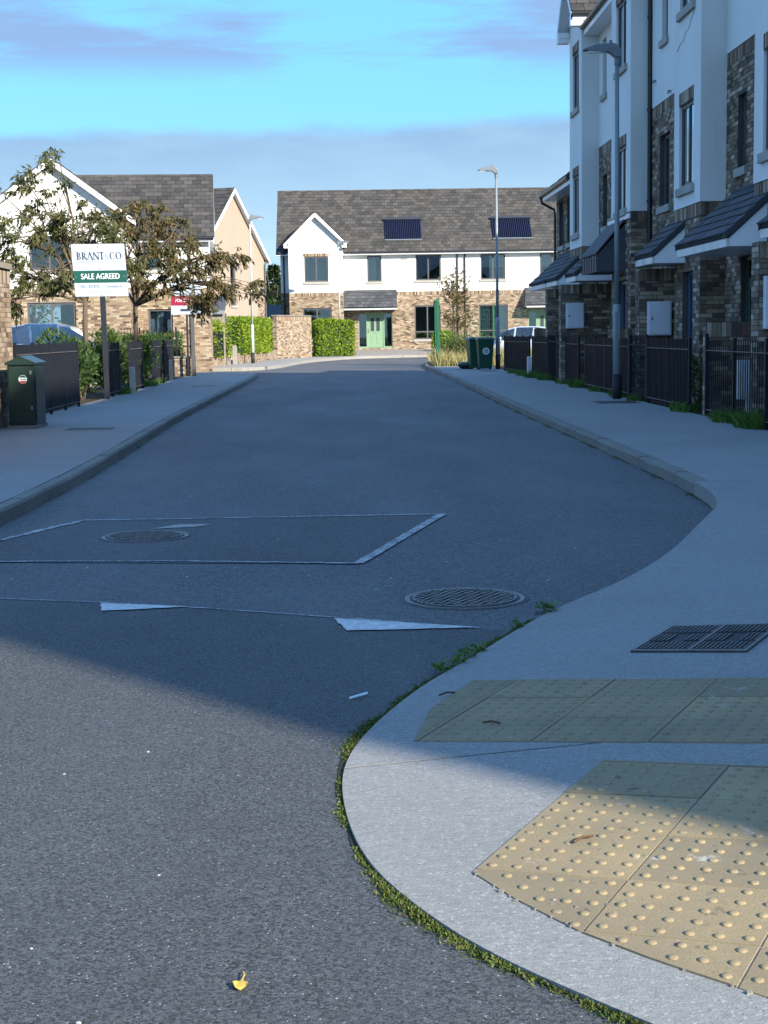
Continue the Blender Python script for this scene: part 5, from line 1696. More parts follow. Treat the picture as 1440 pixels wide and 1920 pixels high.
# ================================================================== STREET FURNITURE
def lamp_post(label, x, y, z0, h, lean=(0, 0), arm=-1, mat='galvanised', sleeve=1.8, hs=1.0):
    root = thing('street_lamp', label, 'street lamp', (x, y, z0), 'street lamps along the road')
    tp = V((x+lean[0], y+lean[1], z0+h))
    P = lambda t: V((x, y, z0))+(tp-V((x, y, z0)))*t
    s = sleeve/h
    MB().tube([P(-.02), P(s*.98), P(s)], [.078, .078, .055], 16).build('base_section', mat, root, smooth=True)
    MB().tube([P(s), P(.5), P(1)], [.052, .047, .040], 14).build('pole', mat, root, smooth=True)
    MB().tube([P(-.01), P(.075)], [.086, .086], 16).build('base_sleeve', 'iron_dark', root, smooth=True)
    dr = MB().bar(P(s*.62)+V((arm*.0, -.078, 0)), P(s*.92)+V((0, -.078, 0)), .085, .008, V((0, 1, 0)))
    dr.build('access_door', mat, root)
    # cranked bracket and flat lantern
    hd = V((arm, 0, 0))
    MB().tube([P(1.0)-V((0, 0, .15)), P(1.0)+V((0, 0, .12))], [.052, .052], 12).build('spigot', 'lamp_head', root)
    z1 = tp.z+.12
    prof = [(-.06, .0), (.02, .10), (.10, .125), (.40, .10), (.62, .03), (.645, -.005), (.35, -.03), (.15, -.045), (.05, -.13), (-.06, -.13)]
    ring = [V((tp.x, tp.y-.085, z1))+hd*a*hs+V((0, 0, b*hs)) for a, b in prof]
    MB().prism(ring, (0, .17, 0)).build('lantern', 'lamp_head', root, bevel=.012)
    MB().box(min(tp.x+arm*.2*hs, tp.x+arm*.55*hs), max(tp.x+arm*.2*hs, tp.x+arm*.55*hs), tp.y-.06, tp.y+.06, z1-.045*hs, z1-.02*hs).build('lens', 'pvc_white', root)
    MB().tube([V((tp.x+arm*.12, tp.y, z1+.10)), V((tp.x+arm*.12, tp.y, z1+.18))], .03, 8).build('photocell', 'lamp_head', root)
    return root
lamp_post('tall grey street lamp beside the black railings in front of the terrace', 5.17, 29.4, .12, 6.38, (-.012, 0))
lamp_post('grey street lamp standing beside the green wheelie bins', 5.30, 53.9, .12, 6.72, (-.02, 0))
l3 = lamp_post('pale grey street lamp on the sunlit corner in front of the laurel hedge', -4.35, 72.2, .13, 6.55, (.02, 0), 1, 'galvanised_pale')
lamp_post('slim pale street lamp beside the clipped bush before the far house', -.33, 91.0, .13, 6.45, (-.03, 0), 1, 'galvanised_pale')

def cabinet():
    x0, x1, y0, y1, z0, z1 = -4.99, -4.60, 22.85, 23.62, .12, 1.16
    t = thing('utility_cabinet', 'dark green utility cabinet with sloping lid and round badge against the brick wall', 'cabinet', ((x0+x1)/2, (y0+y1)/2, z0))
    MB().box(x0-.02, x1+.02, y0-.02, y1+.02, z0-.05, z0+.05).build('plinth', 'concrete_kerb', t)
    MB().box(x0, x1, y0, y1, z0+.05, z1-.09).build('body', 'cabinet_green', t, bevel=.008)
    xm = (x0+x1)/2
    lid = MB().prism([(x0-.03, y0-.03, z1-.10), (x1+.03, y0-.03, z1-.10), (x1+.03, y0-.03, z1-.065), (xm, y0-.03, z1+.035), (x0-.03, y0-.03, z1-.065)], (0, y1-y0+.06, 0)).build('lid', 'cabinet_green', t, bevel=.006)
    dr = MB().box(x0+.02, x1-.02, y0-.012, y0-.001, z0+.09, z1-.13).build('door', 'cabinet_green', t, bevel=.004)
    for z in (z0+.28, z0+.80):
        MB().box(x1-.055, x1-.035, y0-.03, y0-.0125, z, z+.055).build('hinge', 'galvanised', dr)
    F = frame((xm, y0-.014, 0), (1, 0, 0), (0, -1, 0))
    cz = z0+.73; cxx = .03
    def disc(r, d, a0, a1, mat):
        n = 20
        pts = [F(cxx+r*math.cos(a0+(a1-a0)*i/n), cz+r*math.sin(a0+(a1-a0)*i/n), d) for i in range(n+1)]
        MB().poly(pts).build('badge', mat, dr)
    disc(.062, .001, 0, 2*math.pi*.999, 'print_white')
    disc(.058, .002, R(25), R(155), 'sign_green')
    disc(.058, .002, R(205), R(335), 'print_red')
    MB().fbox(F, cxx-.045, cxx+.045, cz-.012, cz+.012, .0025, .0035).build('badge_text', 'print_grey', dr)
    MB().box(x1+.0005, x1+.012, y0+.05, y1-.05, z0+.09, z1-.13).build('side_door', 'cabinet_green', t, bevel=.004)
cabinet()

# ---- estate agents' boards ----------------------------------------
def serif(fr, ch, a, z, s, d, mat, parent):
    """thick-and-thin capitals drawn from strokes; returns the advance"""
    mb = MB()
    tk, tn = .19*s, .07*s
    def st(x0, y0, x1, y1, w):
        p, q = V((x0, y0)), V((x1, y1))
        n = V((-(q-p).y, (q-p).x)).normalized()*w/2
        mb.poly([fr(a+v.x*1, z+v.y, d) for v in (p-n, q-n, q+n, p+n)])
    def arc(cx, cy, rx, ry, t0, t1, w0, w1):
        n = 14
        P = []
        for i in range(n+1):
            t = R(t0+(t1-t0)*i/n)
            w = w0+(w1-w0)*abs(math.cos(t))
            P.append(((cx+(rx)*math.cos(t), cy+(ry)*math.sin(t)), (cx+(rx-w)*math.cos(t), cy+(ry-w*.6)*math.sin(t))))
        for (o0, i0), (o1, i1) in zip(P, P[1:]):
            mb.poly([fr(a+v[0], z+v[1], d) for v in (o0, o1, i1, i0)])
    H = s
    def ser(x, y, w=.22):
        st(x-w*s/2, y, x+w*s/2, y, tn)
    if ch == 'B':
        st(.14*s, 0, .14*s, H, tk); ser(.14*s, 0); ser(.14*s, H)
        arc(.2*s, .76*s, .34*s, .24*s, -90, 90, tn, tk); arc(.2*s, .26*s, .40*s, .26*s, -90, 90, tn, tk); adv = .70
    elif ch == 'R':
        st(.14*s, 0, .14*s, H, tk); ser(.14*s, 0); ser(.14*s, H)
        arc(.2*s, .74*s, .36*s, .26*s, -90, 90, tn, tk); st(.3*s, .48*s, .66*s, 0, tk); adv = .74
    elif ch == 'A':
        st(.06*s, 0, .38*s, H, tn*1.3); st(.36*s, H, .72*s, 0, tk); ser(.06*s, 0); ser(.72*s, 0); adv = .82
    elif ch == 'N':
        st(.1*s, 0, .1*s, H, tn*1.3); st(.1*s, H, .72*s, 0, tk); st(.72*s, 0, .72*s, H, tn*1.3); ser(.1*s, 0); ser(.72*s, H); adv = .86
    elif ch == 'T':
        st(.32*s, 0, .32*s, H, tk); st(.02*s, H*.98, .62*s, H*.98, tn*1.4); ser(.32*s, 0); adv = .66
    elif ch == 'C':
        arc(.42*s, .5*s, .40*s, .5*s, 45, 315, tn, tk); adv = .78
    elif ch == 'O':
        arc(.46*s, .5*s, .42*s, .5*s, 0, 360, tn, tk); adv = .92
    else:   # ampersand
        arc(.32*s, .76*s, .17*s, .22*s, 0, 360, tn, tn*1.6); arc(.30*s, .26*s, .26*s, .28*s, 60, 330, tn, tn*1.6); st(.2*s, .62*s, .66*s, 0, tn*1.8); st(.50*s, .14*s, .68*s, .46*s, tn); adv = .74
    mb.build('lettering', mat, parent)
    return adv*s
def sale_sign():
    px_, py_ = -5.19, 33.35
    t = thing('sale_sign', 'square white and green sale agreed board on a dark post behind the railing', 'sign', (px_, py_, .12))
    MB().hexa([(px_-.05+.03, py_-.04, .0), (px_+.05+.03, py_-.04, .0), (px_+.05+.03, py_+.04, .0), (px_-.05+.03, py_+.04, .0), (px_-.06, py_-.04, 3.2), (px_+.05, py_-.04, 3.2), (px_+.05, py_+.04, 3.2), (px_-.06, py_+.04, 3.2)]).build('post', 'post_dark', t)
    sh = .022
    bx, by = -5.785, py_-.045
    u = V((1, .0, .0)); 
    fr0 = frame((bx, by, 0), (1, 0, 0), (0, -1, 0))
    # the board leans a little: shear its frame
    fr = lambda a, z, d=0.0: fr0(a-(z-2.9)*.055, z, d)+V((0, 0, 0))
    fr.u, fr.n = fr0.u, fr0.n
    W = 1.13
    z0, z1 = 2.315, 3.42
    bd = MB().fbox(fr, 0, W, z0, z1, -.012, .0).build('board', 'sign_white', t)
    MB().fbox(fr, 0, W, 2.605, 2.86, .0005, .0045).build('band', 'sign_green', bd)
    x = .10
    for ch in 'BRANT&CO':
        x += serif(fr, ch, x, 3.09, .155 if ch != '&' else .14, .003, 'print_navy' if ch != '&' else 'print_grey', bd)*(1.0 if ch != '&' else 1.08)
    MB().fbox(fr, .10, .56, 3.040, 3.048, .002, .003).build('rule', 'print_navy', bd)
    vtext('Property Consultants', .066, fr, .80, 3.044, .003, 'print_grey', bd, xs=.82)
    vtext('SALE AGREED', .168, fr, W/2, 2.732, .006, 'print_white', bd, xs=.80)
    vtext('SALE AGREED', .168, fr, W/2+.004, 2.7325, .0064, 'print_white', bd, xs=.80)
    vtext('+353 1 822 8732', .085, fr, .32, 2.522, .003, 'print_navy', bd, xs=.72)
    MB().fbox(fr, .595, .60, 2.48, 2.56, .002, .003).build('rule', 'print_grey', bd)
    vtext('brantandco.ie', .072, fr, .85, 2.522, .003, 'print_navy', bd, xs=.78)
    vtext('PSRA Lic No. 003442', .06, fr, .56, 2.41, .003, 'print_grey', bd, xs=.9)
    for (a, z) in ((W/2, 3.36), (W/2, 2.90), (.05, 2.73), (W-.05, 2.73), (W/2, 2.345)):
        MB().fbox(fr, a-.010, a+.010, z-.010, z+.010, .0045, .010).build('screw', 'galvanised', bd)
sale_sign()
def sale_sign2():
    cx_, cy_ = -5.24, 51.25
    t = thing('sale_sign', 'maroon and white sale board on twin posts over the brick pier, half hidden by leaves', 'sign', (cx_, cy_, .12))
    MB().box(-5.26, -5.20, cy_, cy_+.06, .1, 3.3).build('post', 'post_dark', t)
    MB().box(-5.12, -5.00, cy_+.08, cy_+.12, .1, 2.6).build('post', 'frame_grey', t)
    fr = frame((-5.73, cy_-.02, 0), (1, .03, 0), (.03, -1, 0))
    bd = MB().fbox(fr, 0, .98, 2.15, 3.32, -.012, 0).build('board', 'sign_white', t)
    MB().fbox(fr, 0, .98, 2.44, 2.76, .0005, .004).build('band', 'sign_maroon', bd)
    vtext('FOR SALE BY', .15, fr, .49, 2.60, .006, 'print_white', bd, xs=.82)
    MB().fbox(fr, .30, .64, 2.25, 2.33, .0005, .004).build('plate', 'frame_dark', bd)
    MB().prism([fr(.50, 2.33, .0005), fr(.64, 2.33, .0005), fr(.58, 2.40, .0005)], fr.n*.0035).build('plate_peak', 'frame_dark', bd)
    for a in (.08, .86):
        MB().fbox(fr, a-.05, a+.05, 2.285, 2.305, .0005, .002).build('small_print', 'print_grey', bd)
sale_sign2()

# ---- wheelie bins --------------------------------------------------
def bin_(label, x, y, rz, mat, badge=True, h=1.06, grp='wheelie bins by the lamp post'):
    t = thing('wheelie_bin', label, 'wheelie bin', (x, y, .12), grp)
    M_ = Matrix.Translation((x, y, .12)) @ Matrix.Rotation(rz, 4, 'Z')
    def P(a, b, c): return M_ @ V((a, b, c))
    def hx(x0, x1, y0, y1, z0, X0, X1, Y0, Y1, z1):
        return [P(x0, y0, z0), P(x1, y0, z0), P(x1, y1, z0), P(x0, y1, z0), P(X0, Y0, z1), P(X1, Y0, z1), P(X1, Y1, z1), P(X0, Y1, z1)]
    MB().hexa(hx(-.22, .22, -.24, .22, .04, -.285, .285, -.36, .33, h-.10)).build('body', mat, t, bevel=.03)
    MB().hexa(hx(-.30, .30, -.375, .345, h-.12, -.30, .30, -.375, .345, h-.075)).build('rim', mat, t, bevel=.01)
    MB().hexa(hx(-.31, .31, -.40, .36, h-.07, -.24, .24, -.32, .32, h-.005)).build('lid', mat, t, bevel=.015)
    MB().tube([P(-.24, .40, h-.09), P(.24, .40, h-.09)], .018, 8).build('handle', mat, t)
    for s in (-.21, .21):
        MB().tube([P(s-.03, .25, .10), P(s+.03, .25, .10)], .10, 14).build('wheel', 'tyre', t)
    if badge:
        F = lambda a, z, d=0.0: P(a, -.24-.12*(z-.04)/(h-.14)-d-.004, z)
        n = 24; cz = .64
        o = MB()
        for i in range(n):
            t0, t1 = 2*math.pi*i/n, 2*math.pi*(i+1)/n
            o.poly([F(.12*math.cos(t0), cz+.12*math.sin(t0)), F(.12*math.cos(t1), cz+.12*math.sin(t1)), F(.085*math.cos(t1), cz+.085*math.sin(t1)), F(.085*math.cos(t0), cz+.085*math.sin(t0))])
        o.build('badge_ring', 'print_white', t)
        o = MB()
        for i in range(16):
            t0, t1 = R(60+270*i/16), R(60+270*(i+1)/16)
            o.poly([F(.06*math.cos(t0), cz+.06*math.sin(t0), .001), F(.06*math.cos(t1), cz+.06*math.sin(t1), .001), F(.032*math.cos(t1), cz+.032*math.sin(t1), .001), F(.032*math.cos(t0), cz+.032*math.sin(t0), .001)])
        o.poly([F(.0, cz-.012, .0012), F(.062, cz-.012, .0012), F(.062, cz+.016, .0012), F(.0, cz+.016, .0012)])
        o.build('badge_letter', 'print_white', t)
    return t
bin_('green wheelie bin with a round white badge beside the lamp post', 4.83, 53.75, R(2), 'bin_green', h=1.12)
bin_('green wheelie bin standing just behind the badged bin', 4.58, 54.75, R(8), 'bin_green', False, h=1.12)
bin_('black wheelie bin against the railing behind the lamp post', 5.80, 52.9, R(80), 'bin_black', True, h=1.12)
b4 = bin_('green wheelie bin with a white paper label behind the hooped gate', 6.0, 30.4, R(0), 'bin_green', False, grp='wheelie bins in the gardens', h=1.1)
MB().box(5.86, 6.12, 30.02, 30.03, .62, .84).build('paper_label', 'print_white', b4)
MB().box(5.88, 6.10, 30.012, 30.019, .70, .75).build('label_print', 'door_blue', b4)

# ---- marker posts, meter pillars, small boxes ----------------------
def marker(label, x, y, h, w=.13, z0=.12, mat='marker_concrete'):
    t = thing('marker_post', label, 'post', (x, y, z0))
    MB().box(x-w/2, x+w/2, y-.05, y+.05, z0-.05, z0+h-.03).build('shaft', mat, t, bevel=.008)
    MB().hexa([(x-w/2, y-.05, z0+h-.029), (x+w/2, y-.05, z0+h-.029), (x+w/2, y+.05, z0+h-.029), (x-w/2, y+.05, z0+h-.029),
               (x-w/2+.015, y-.035, z0+h), (x+w/2-.015, y-.035, z0+h), (x+w/2-.015, y+.035, z0+h), (x-w/2+.015, y+.035, z0+h)]).build('top', mat, t)
marker('pale concrete marker post at the pavement edge between dark shrubs', -5.06, 36.6, .62)
marker('thin pale marker post by the shrubs before the maroon board', -5.32, 46.9, .62, .10)
marker('short white marker post in weeds in front of the black railing', 5.36, 45.2, .58, .12, .11, 'cabinet_white')
marker('pale concrete post beside the low hedge wall', -5.05, 70.3, .85, .2, .13, 'concrete_pale')
def pillar_box(label, x0, x1, y, z0, z1, zg=.11, name='meter_pillar'):
    t = thing(name, label, 'service box', ((x0+x1)/2, y, zg))
    b = MB().box(x0, x1, y, y+.16, z0, z1).build('box', 'cabinet_white', t, bevel=.01)
    MB().box(x0+.03, x1-.03, y-.012, y-.001, z0+.03, z1-.03).build('box_door', 'cabinet_white', b, bevel=.004)
    xm = (x0+x1)/2
    MB().box(xm-.03, xm+.03, y+.05, y+.11, zg-.1, z0).build('leg', 'cabinet_white', t)
pillar_box('small white meter pillar on a leg behind the black railing', 5.62, 5.86, 41.0, .66, 1.16)
pillar_box('white notice board on a post behind the near black railing', 5.70, 6.02, 22.3, .40, .97, name='notice_board')
t = thing('service_box', 'small dark green service box in the left planting strip', 'service box', (-5.45, 40.9, .11))
MB().box(-5.66, -5.38, 40.8, 41.05, .08, .34).build('body', 'bin_green', t, bevel=.01)
MB().box(-5.68, -5.36, 40.78, 41.07, .34, .37).build('lid', 'bin_green', t, bevel=.006)
t = thing('bin_bag', 'small black rubbish bag on the pavement beside the bins', 'rubbish bag', (4.30, 55.0, .12))
bm = bmesh.new(); bmesh.ops.create_icosphere(bm, subdivisions=3, radius=.2)
for v in bm.verts:
    f = 1+.18*math.sin(9*v.co.x+3)*math.sin(11*v.co.y)+.1*math.sin(17*v.co.z)
    v.co = V((v.co.x*1.5*f, v.co.y*1.1*f, max(-.11, v.co.z*.75*f)))+V((4.30, 55.0, .23))
me = bpy.data.meshes.new('bag'); bm.to_mesh(me); bm.free(); me.materials.append(MATS['bin_black'])
o = bpy.data.objects.new('bag', me); COL.objects.link(o); attach(o, t)

# ================================================================== CARS
def car(label, loc, rz, paint, H=1.55):
    t = thing('parked_car', label, 'car', loc)
    M_ = Matrix.Translation(loc) @ Matrix.Rotation(rz, 4, 'Z')
    P = lambda a, b, c: M_ @ V((a, b, c))
    k = H/1.5
    # side stations: x, half width, sill height, shoulder height (nose at +x)
    st = [(-2.12, .62, .40, .80), (-2.05, .74, .30, .92), (-1.75, .84, .22, .99), (-1.0, .88, .20, .98), (0, .89, .20, .95), (.85, .88, .20, .93), (1.45, .86, .22, .88), (1.9, .78, .28, .78), (2.12, .62, .36, .66)]
    mb = MB()
    ring = lambda x, w, a, b: [P(x, -w*.93, a), P(x, -w, (a+b)/2), P(x, -w*.96, b*.93), P(x, -w*.84, b), P(x, w*.84, b), P(x, w*.96, b*.93), P(x, w, (a+b)/2), P(x, w*.93, a)]
    rings = [ring(x, w, a, b*k) for x, w, a, b in st]
    n = 8
    for r_ in rings:
        mb.v.extend([tuple(p) for p in r_])
    for i in range(len(rings)-1):
        for j in range(n):
            mb.f.append((i*n+j, i*n+(j+1) % n, (i+1)*n+(j+1) % n, (i+1)*n+j))
    mb.f.append(tuple(range(n))); mb.f.append(tuple((len(rings)-1)*n+j for j in range(n)))
    body = mb.build('body', paint, t, smooth=True)
    # greenhouse: glass band, then the roof skin
    gl = [(-1.95, .70, .96, 1.02), (-1.45, .66, .97, 1.36), (-.7, .64, .95, 1.47), (.1, .64, .95, 1.47), (.55, .65, .94, 1.36), (1.25, .70, .90, .95)]
    base = [(x, w+.08, z0*k) for x, w, z0, z1 in gl]; topz = [(x, w-.02, z1*k) for x, w, z0, z1 in gl]
    g_ = MB()
    for s in (-1, 1):
        for i in range(len(gl)-1):
            (xa, wa, za), (xb, wb, zb) = base[i], base[i+1]; (xc, wc, zc), (xd, wd, zd) = topz[i], topz[i+1]
            g_.poly([P(xa, s*wa, za), P(xb, s*wb, zb), P(xd, s*wd, zd), P(xc, s*wc, zc)])
    g_.build('side_glass', 'car_glass', t)
    for (i, nm) in ((0, 'rear_screen'), (4, 'windscreen')):
        (xc, wc, zc), (xd, wd, zd) = topz[i], topz[i+1]
        MB().poly([P(xc, -wc, zc), P(xd, -wd, zd), P(xd, wd, zd), P(xc, wc, zc)]).build(nm, 'car_glass', t)
    rf = MB()
    for i in (1, 2, 3):
        (xc, wc, zc), (xd, wd, zd) = topz[i], topz[i+1]
        a = [P(xc, -wc, zc-.02), P(xd, -wd, zd-.02), P(xd, wd, zd-.02), P(xc, wc, zc-.02)]
        b = [P(xc, -wc*.93, zc+.035), P(xd, -wd*.93, zd+.035), P(xd, wd*.93, zd+.035), P(xc, wc*.93, zc+.035)]
        rf.hexa(a+b)
    rf.build('roof_panel', paint, t, smooth=False, bevel=.02)
    pl = MB()
    for s in (-1, 1):
        for (i, w_) in ((1, .10), (2, .07), (3, .06)):
            pl.bar(P(base[i][0]+.15, s*(base[i][1]+.004), base[i][2]), P(topz[i][0]+.1, s*(topz[i][1]+.006), topz[i][2]-.03), w_, .02, M_.to_3x3() @ V((0, 1, 0)))
    pl.build('pillars', paint, t)
    for s in (-1, 1):
        for x in (-1.32, 1.32):
            w = MB().tube([P(x, s*.70, .32), P(x, s*.90, .32)], .32, 20).build('wheel', 'tyre', t)
            MB().tube([P(x, s*.885, .32), P(x, s*.91, .32)], .20, 16).build('rim', 'alloy', w)
        MB().hexa([P(1.95, s*.45-.14, .60), P(2.10, s*.45-.14, .60), P(2.10, s*.45+.14, .60), P(1.95, s*.45+.14, .60), P(1.9, s*.45-.14, .74), P(2.05, s*.45-.12, .72), P(2.05, s*.45+.12, .72), P(1.9, s*.45+.14, .74)]).build('headlight', 'headlight', t)
        MB().hexa([P(-2.10, s*.55-.12, .72), P(-1.98, s*.55-.12, .72), P(-1.98, s*.55+.12, .72), P(-2.10, s*.55+.12, .72), P(-2.09, s*.55-.12, .92), P(-1.95, s*.55-.12, .92), P(-1.95, s*.55+.12, .92), P(-2.09, s*.55+.12, .92)]).build('tail_light', 'print_red', t)
        MB().hexa([P(.75, s*.98-.09, .95), P(.95, s*.98-.09, .95), P(.95, s*.98+.09, .95), P(.75, s*.98+.09, .95), P(.75, s*.98-.09, 1.08), P(.90, s*.98-.09, 1.08), P(.90, s*.98+.09, 1.08), P(.75, s*.98+.09, 1.08)]).build('mirror', paint, t, bevel=.03)
    MB().box(0, .001, 0, .001, 0, .001) if False else None
    return t
car('silver blue car parked behind the shrubs on the left, bonnet towards the street', (-8.4, 45.0, .24), 0, 'car_silver', 1.62)
car('white car parked beyond the mesh fence near the low brick house', (7.6, 66.0, .115), R(160), 'car_white', 1.5)
# ================================================================== PLANTING
def leaf(mb, p, d, n, L, W, fold=.0):
    """one pointed leaf: base p, along d, face normal n"""
    d = d.normalized(); s = d.cross(n)
    if s.length < 1e-4:
        s = d.cross(V((1, 0, 0)))
    s.normalize(); nn = s.cross(d)
    m = p+d*L*.45-nn*L*.04
    i = len(mb.v)
    mb.v.extend([tuple(p), tuple(m+s*W/2+nn*W*fold), tuple(p+d*L-nn*L*.12), tuple(m-s*W/2+nn*W*fold)])
    mb.f.append((i, i+1, i+2, i+3))
def rv(rnd, s=1.0):
    while True:
        v = V((rnd.uniform(-1, 1), rnd.uniform(-1, 1), rnd.uniform(-1, 1)))
        if .01 < v.length < 1:
            return v*s
def street_tree(label, base, fork, lobes, mat, seed, ntips, leafL=.12, name='street_tree', trunk_r=.07, per=9, lean=(0, 0), fans=()):
    rnd = random.Random(seed)
    t = thing(name, label, 'tree', base)
    b = V(base)
    top = b+V((lean[0], lean[1], fork))
    tr = MB()
    tr.tube([b-V((0, 0, .1)), b+(top-b)*.35+V((.02, 0, 0)), b+(top-b)*.7+V((-.02, .01, 0)), top], [trunk_r*1.15, trunk_r, trunk_r*.92, trunk_r*.8], 9)
    limbs = []
    for (c, r, w) in lobes:
        c = V(c)
        mid = top+(c-top)*.5+V((0, 0, .12*(c-top).length))+rv(rnd, .12)
        pts = [top-V((0, 0, .1)), top+(mid-top)*.5+rv(rnd, .05), mid, c+rv(rnd, .1)]
        tr.tube(pts, [trunk_r*.62, trunk_r*.48, trunk_r*.32, trunk_r*.14], 6)
        limbs.append(pts)
    lv = MB()
    tot = sum(w for _, _, w in lobes)
    for (c, r, w), pts in zip(lobes, limbs):
        c, r = V(c), V(r)
        n = int(ntips*w/tot)
        # clump centres inside the lobe, so the crown keeps gaps
        cl = []
        for _ in range(max(3, n//7)):
            v = rv(rnd)
            v = v.normalized()*(v.length**.55)
            cl.append(c+V((v.x*r.x, v.y*r.y, v.z*r.z)))
        for cc in cl:
            k = rnd.choice((1, 2, 2, 3))
            a = pts[k]; 
            m = a+(cc-a)*.5+V((0, 0, .1*(cc-a).length))+rv(rnd, .06)
            tr.tube([a, m, cc], [.016, .010, .006], 4, False)
            for _ in range(max(2, n//len(cl))):
                out = (cc-top); out.z *= .4
                dirn = (out.normalized()*.7+rv(rnd, .9)+V((0, 0, .05))).normalized()
                ln = rnd.uniform(.22, .5)
                q1 = cc+dirn*ln*.5; q2 = cc+dirn*ln+V((0, 0, -.30*ln))
                tr.tube([cc, q1, q2], [.006, .004, .003], 3, False)
                for i in range(per):
                    f = .2+.8*i/per
                    p = cc+(q1-cc)*min(1, f*2) if f < .5 else q1+(q2-q1)*(f*2-1)
                    side = rv(rnd); 
                    d = (dirn*.45+side*.7+V((0, 0, -.75))).normalized()
                    leaf(lv, p+rv(rnd, .03), d, rv(rnd), leafL*rnd.uniform(.7, 1.25), leafL*rnd.uniform(.26, .40), .1)
    tr.build('trunk', 'bark', t, smooth=True, fix=False)
    stuff(lv.build('crown', mat, t, fix=False))
    return t
street_tree('slender street tree with olive leaves behind the dark sale post, left of its neighbour', (-6.38, 38.0, .1), 2.3,
    [((-7.0, 38.0, 4.7), (.55, .6, .9), 1.5), ((-7.9, 37.7, 3.9), (.75, .7, .45), 2.1), ((-6.4, 38.3, 4.0), (.75, .8, .75), 3.0), ((-7.0, 37.7, 3.1), (1.1, .8, .55), 3.0), ((-5.6, 37.9, 3.6), (.6, .7, .7), 2.0),
     ((-8.2, 38.2, 3.0), (.75, .6, .65), 1.6), ((-7.6, 38, 5.05), (.40, .3, .16), .5), ((-8.35, 38, 5.0), (.3, .3, .14), .35), ((-6.9, 38, 5.65), (.12, .2, .22), .3), ((-8.3, 38, 2.35), (.5, .5, .3), .7)],
    'leaf_green', 4, 900, .15, lean=(.05, 0))
street_tree('spreading street tree with browning autumn leaves reaching over the pavement', (-5.52, 41.0, .1), 2.25,
    [((-5.3, 41.0, 4.2), (.8, .8, .75), 3.0), ((-6.0, 41.2, 4.0), (.8, .8, .7), 2.0), ((-4.5, 40.7, 4.1), (.7, .7, .6), 2.0), ((-4.2, 40.8, 3.2), (.8, .7, .45), 2.2), ((-5.4, 40.6, 3.1), (.9, .8, .6), 2.4),
     ((-3.3, 40.8, 3.5), (.60, .4, .16), .9), ((-3.0, 40.8, 2.75), (.75, .4, .16), 1.0), ((-3.7, 40.8, 2.6), (.6, .5, .35), 1.2), ((-6.3, 41, 3.2), (.6, .6, .6), 1.2), ((-2.3, 40.8, 2.55), (.35, .25, .10), .35), ((-3.9, 40.7, 2.25), (.25, .3, .3), .5)],
    'leaf_autumn', 8, 930, .15)
street_tree('light leafed street tree out of view beside the apartment block, placed to dapple the foreground shade', (10.2, -5.5, -.05), 3.0,
    [((9.6, -4.9, 5.2), (1.0, 1.0, .9), 3), ((10.5, -5.8, 5.8), (1.1, 1.1, .9), 3), ((8.9, -5.6, 4.6), (.7, .7, .6), 1.2), ((11.0, -6.4, 4.6), (1.0, 1.0, .8), 2), ((9.9, -6.0, 6.6), (.8, .8, .6), 1.5)],
    'leaf_green', 15, 230, .15, trunk_r=.09)  # unseen tree, placed so its leaves soften and dapple the foreground shadow
def bare_sapling(label, base, h, spread, seed, n=46, leafL=.09):
    rnd = random.Random(seed)
    t = thing('sapling', label, 'tree', base)
    b = V(base); tr = MB(); lv = MB()
    for k in range(5):
        x = rnd.uniform(-.45, .45)
        p0 = b+V((x, rnd.uniform(-.2, .2), 0))
        tipp = p0+V((rnd.uniform(-.5, .5)*spread, rnd.uniform(-.3, .3), h*rnd.uniform(.75, 1.0)))
        tr.tube([p0, p0+(tipp-p0)*.5+rv(rnd, .06), tipp], [.028, .018, .006], 5, False)
        for _ in range(n//5):
            f = rnd.uniform(.35, 1)
            a = p0+(tipp-p0)*f
            d = V((rnd.uniform(-1, 1), rnd.uniform(-.6, .6), rnd.uniform(.2, 1))).normalized()
            e = a+d*rnd.uniform(.4, .95)*(1.2-f*.5)
            tr.tube([a, (a+e)/2+rv(rnd, .05), e], [.008, .006, .003], 3, False)
            for i in range(13):
                q = a+(e-a)*rnd.uniform(.3, 1.05)
                leaf(lv, q, (V((0, 0, -.5))+rv(rnd)).normalized(), rv(rnd), leafL*rnd.uniform(.7, 1.3), leafL*.45)
    tr.build('trunk', 'bark', t, fix=False)
    stuff(lv.build('crown', 'leaf_autumn', t, fix=False))
bare_sapling('thin multi-stemmed sapling with sparse brown leaves behind the mesh fence', (4.95, 66.0, .1), 4.1, 1.3, 3, 120, .125)

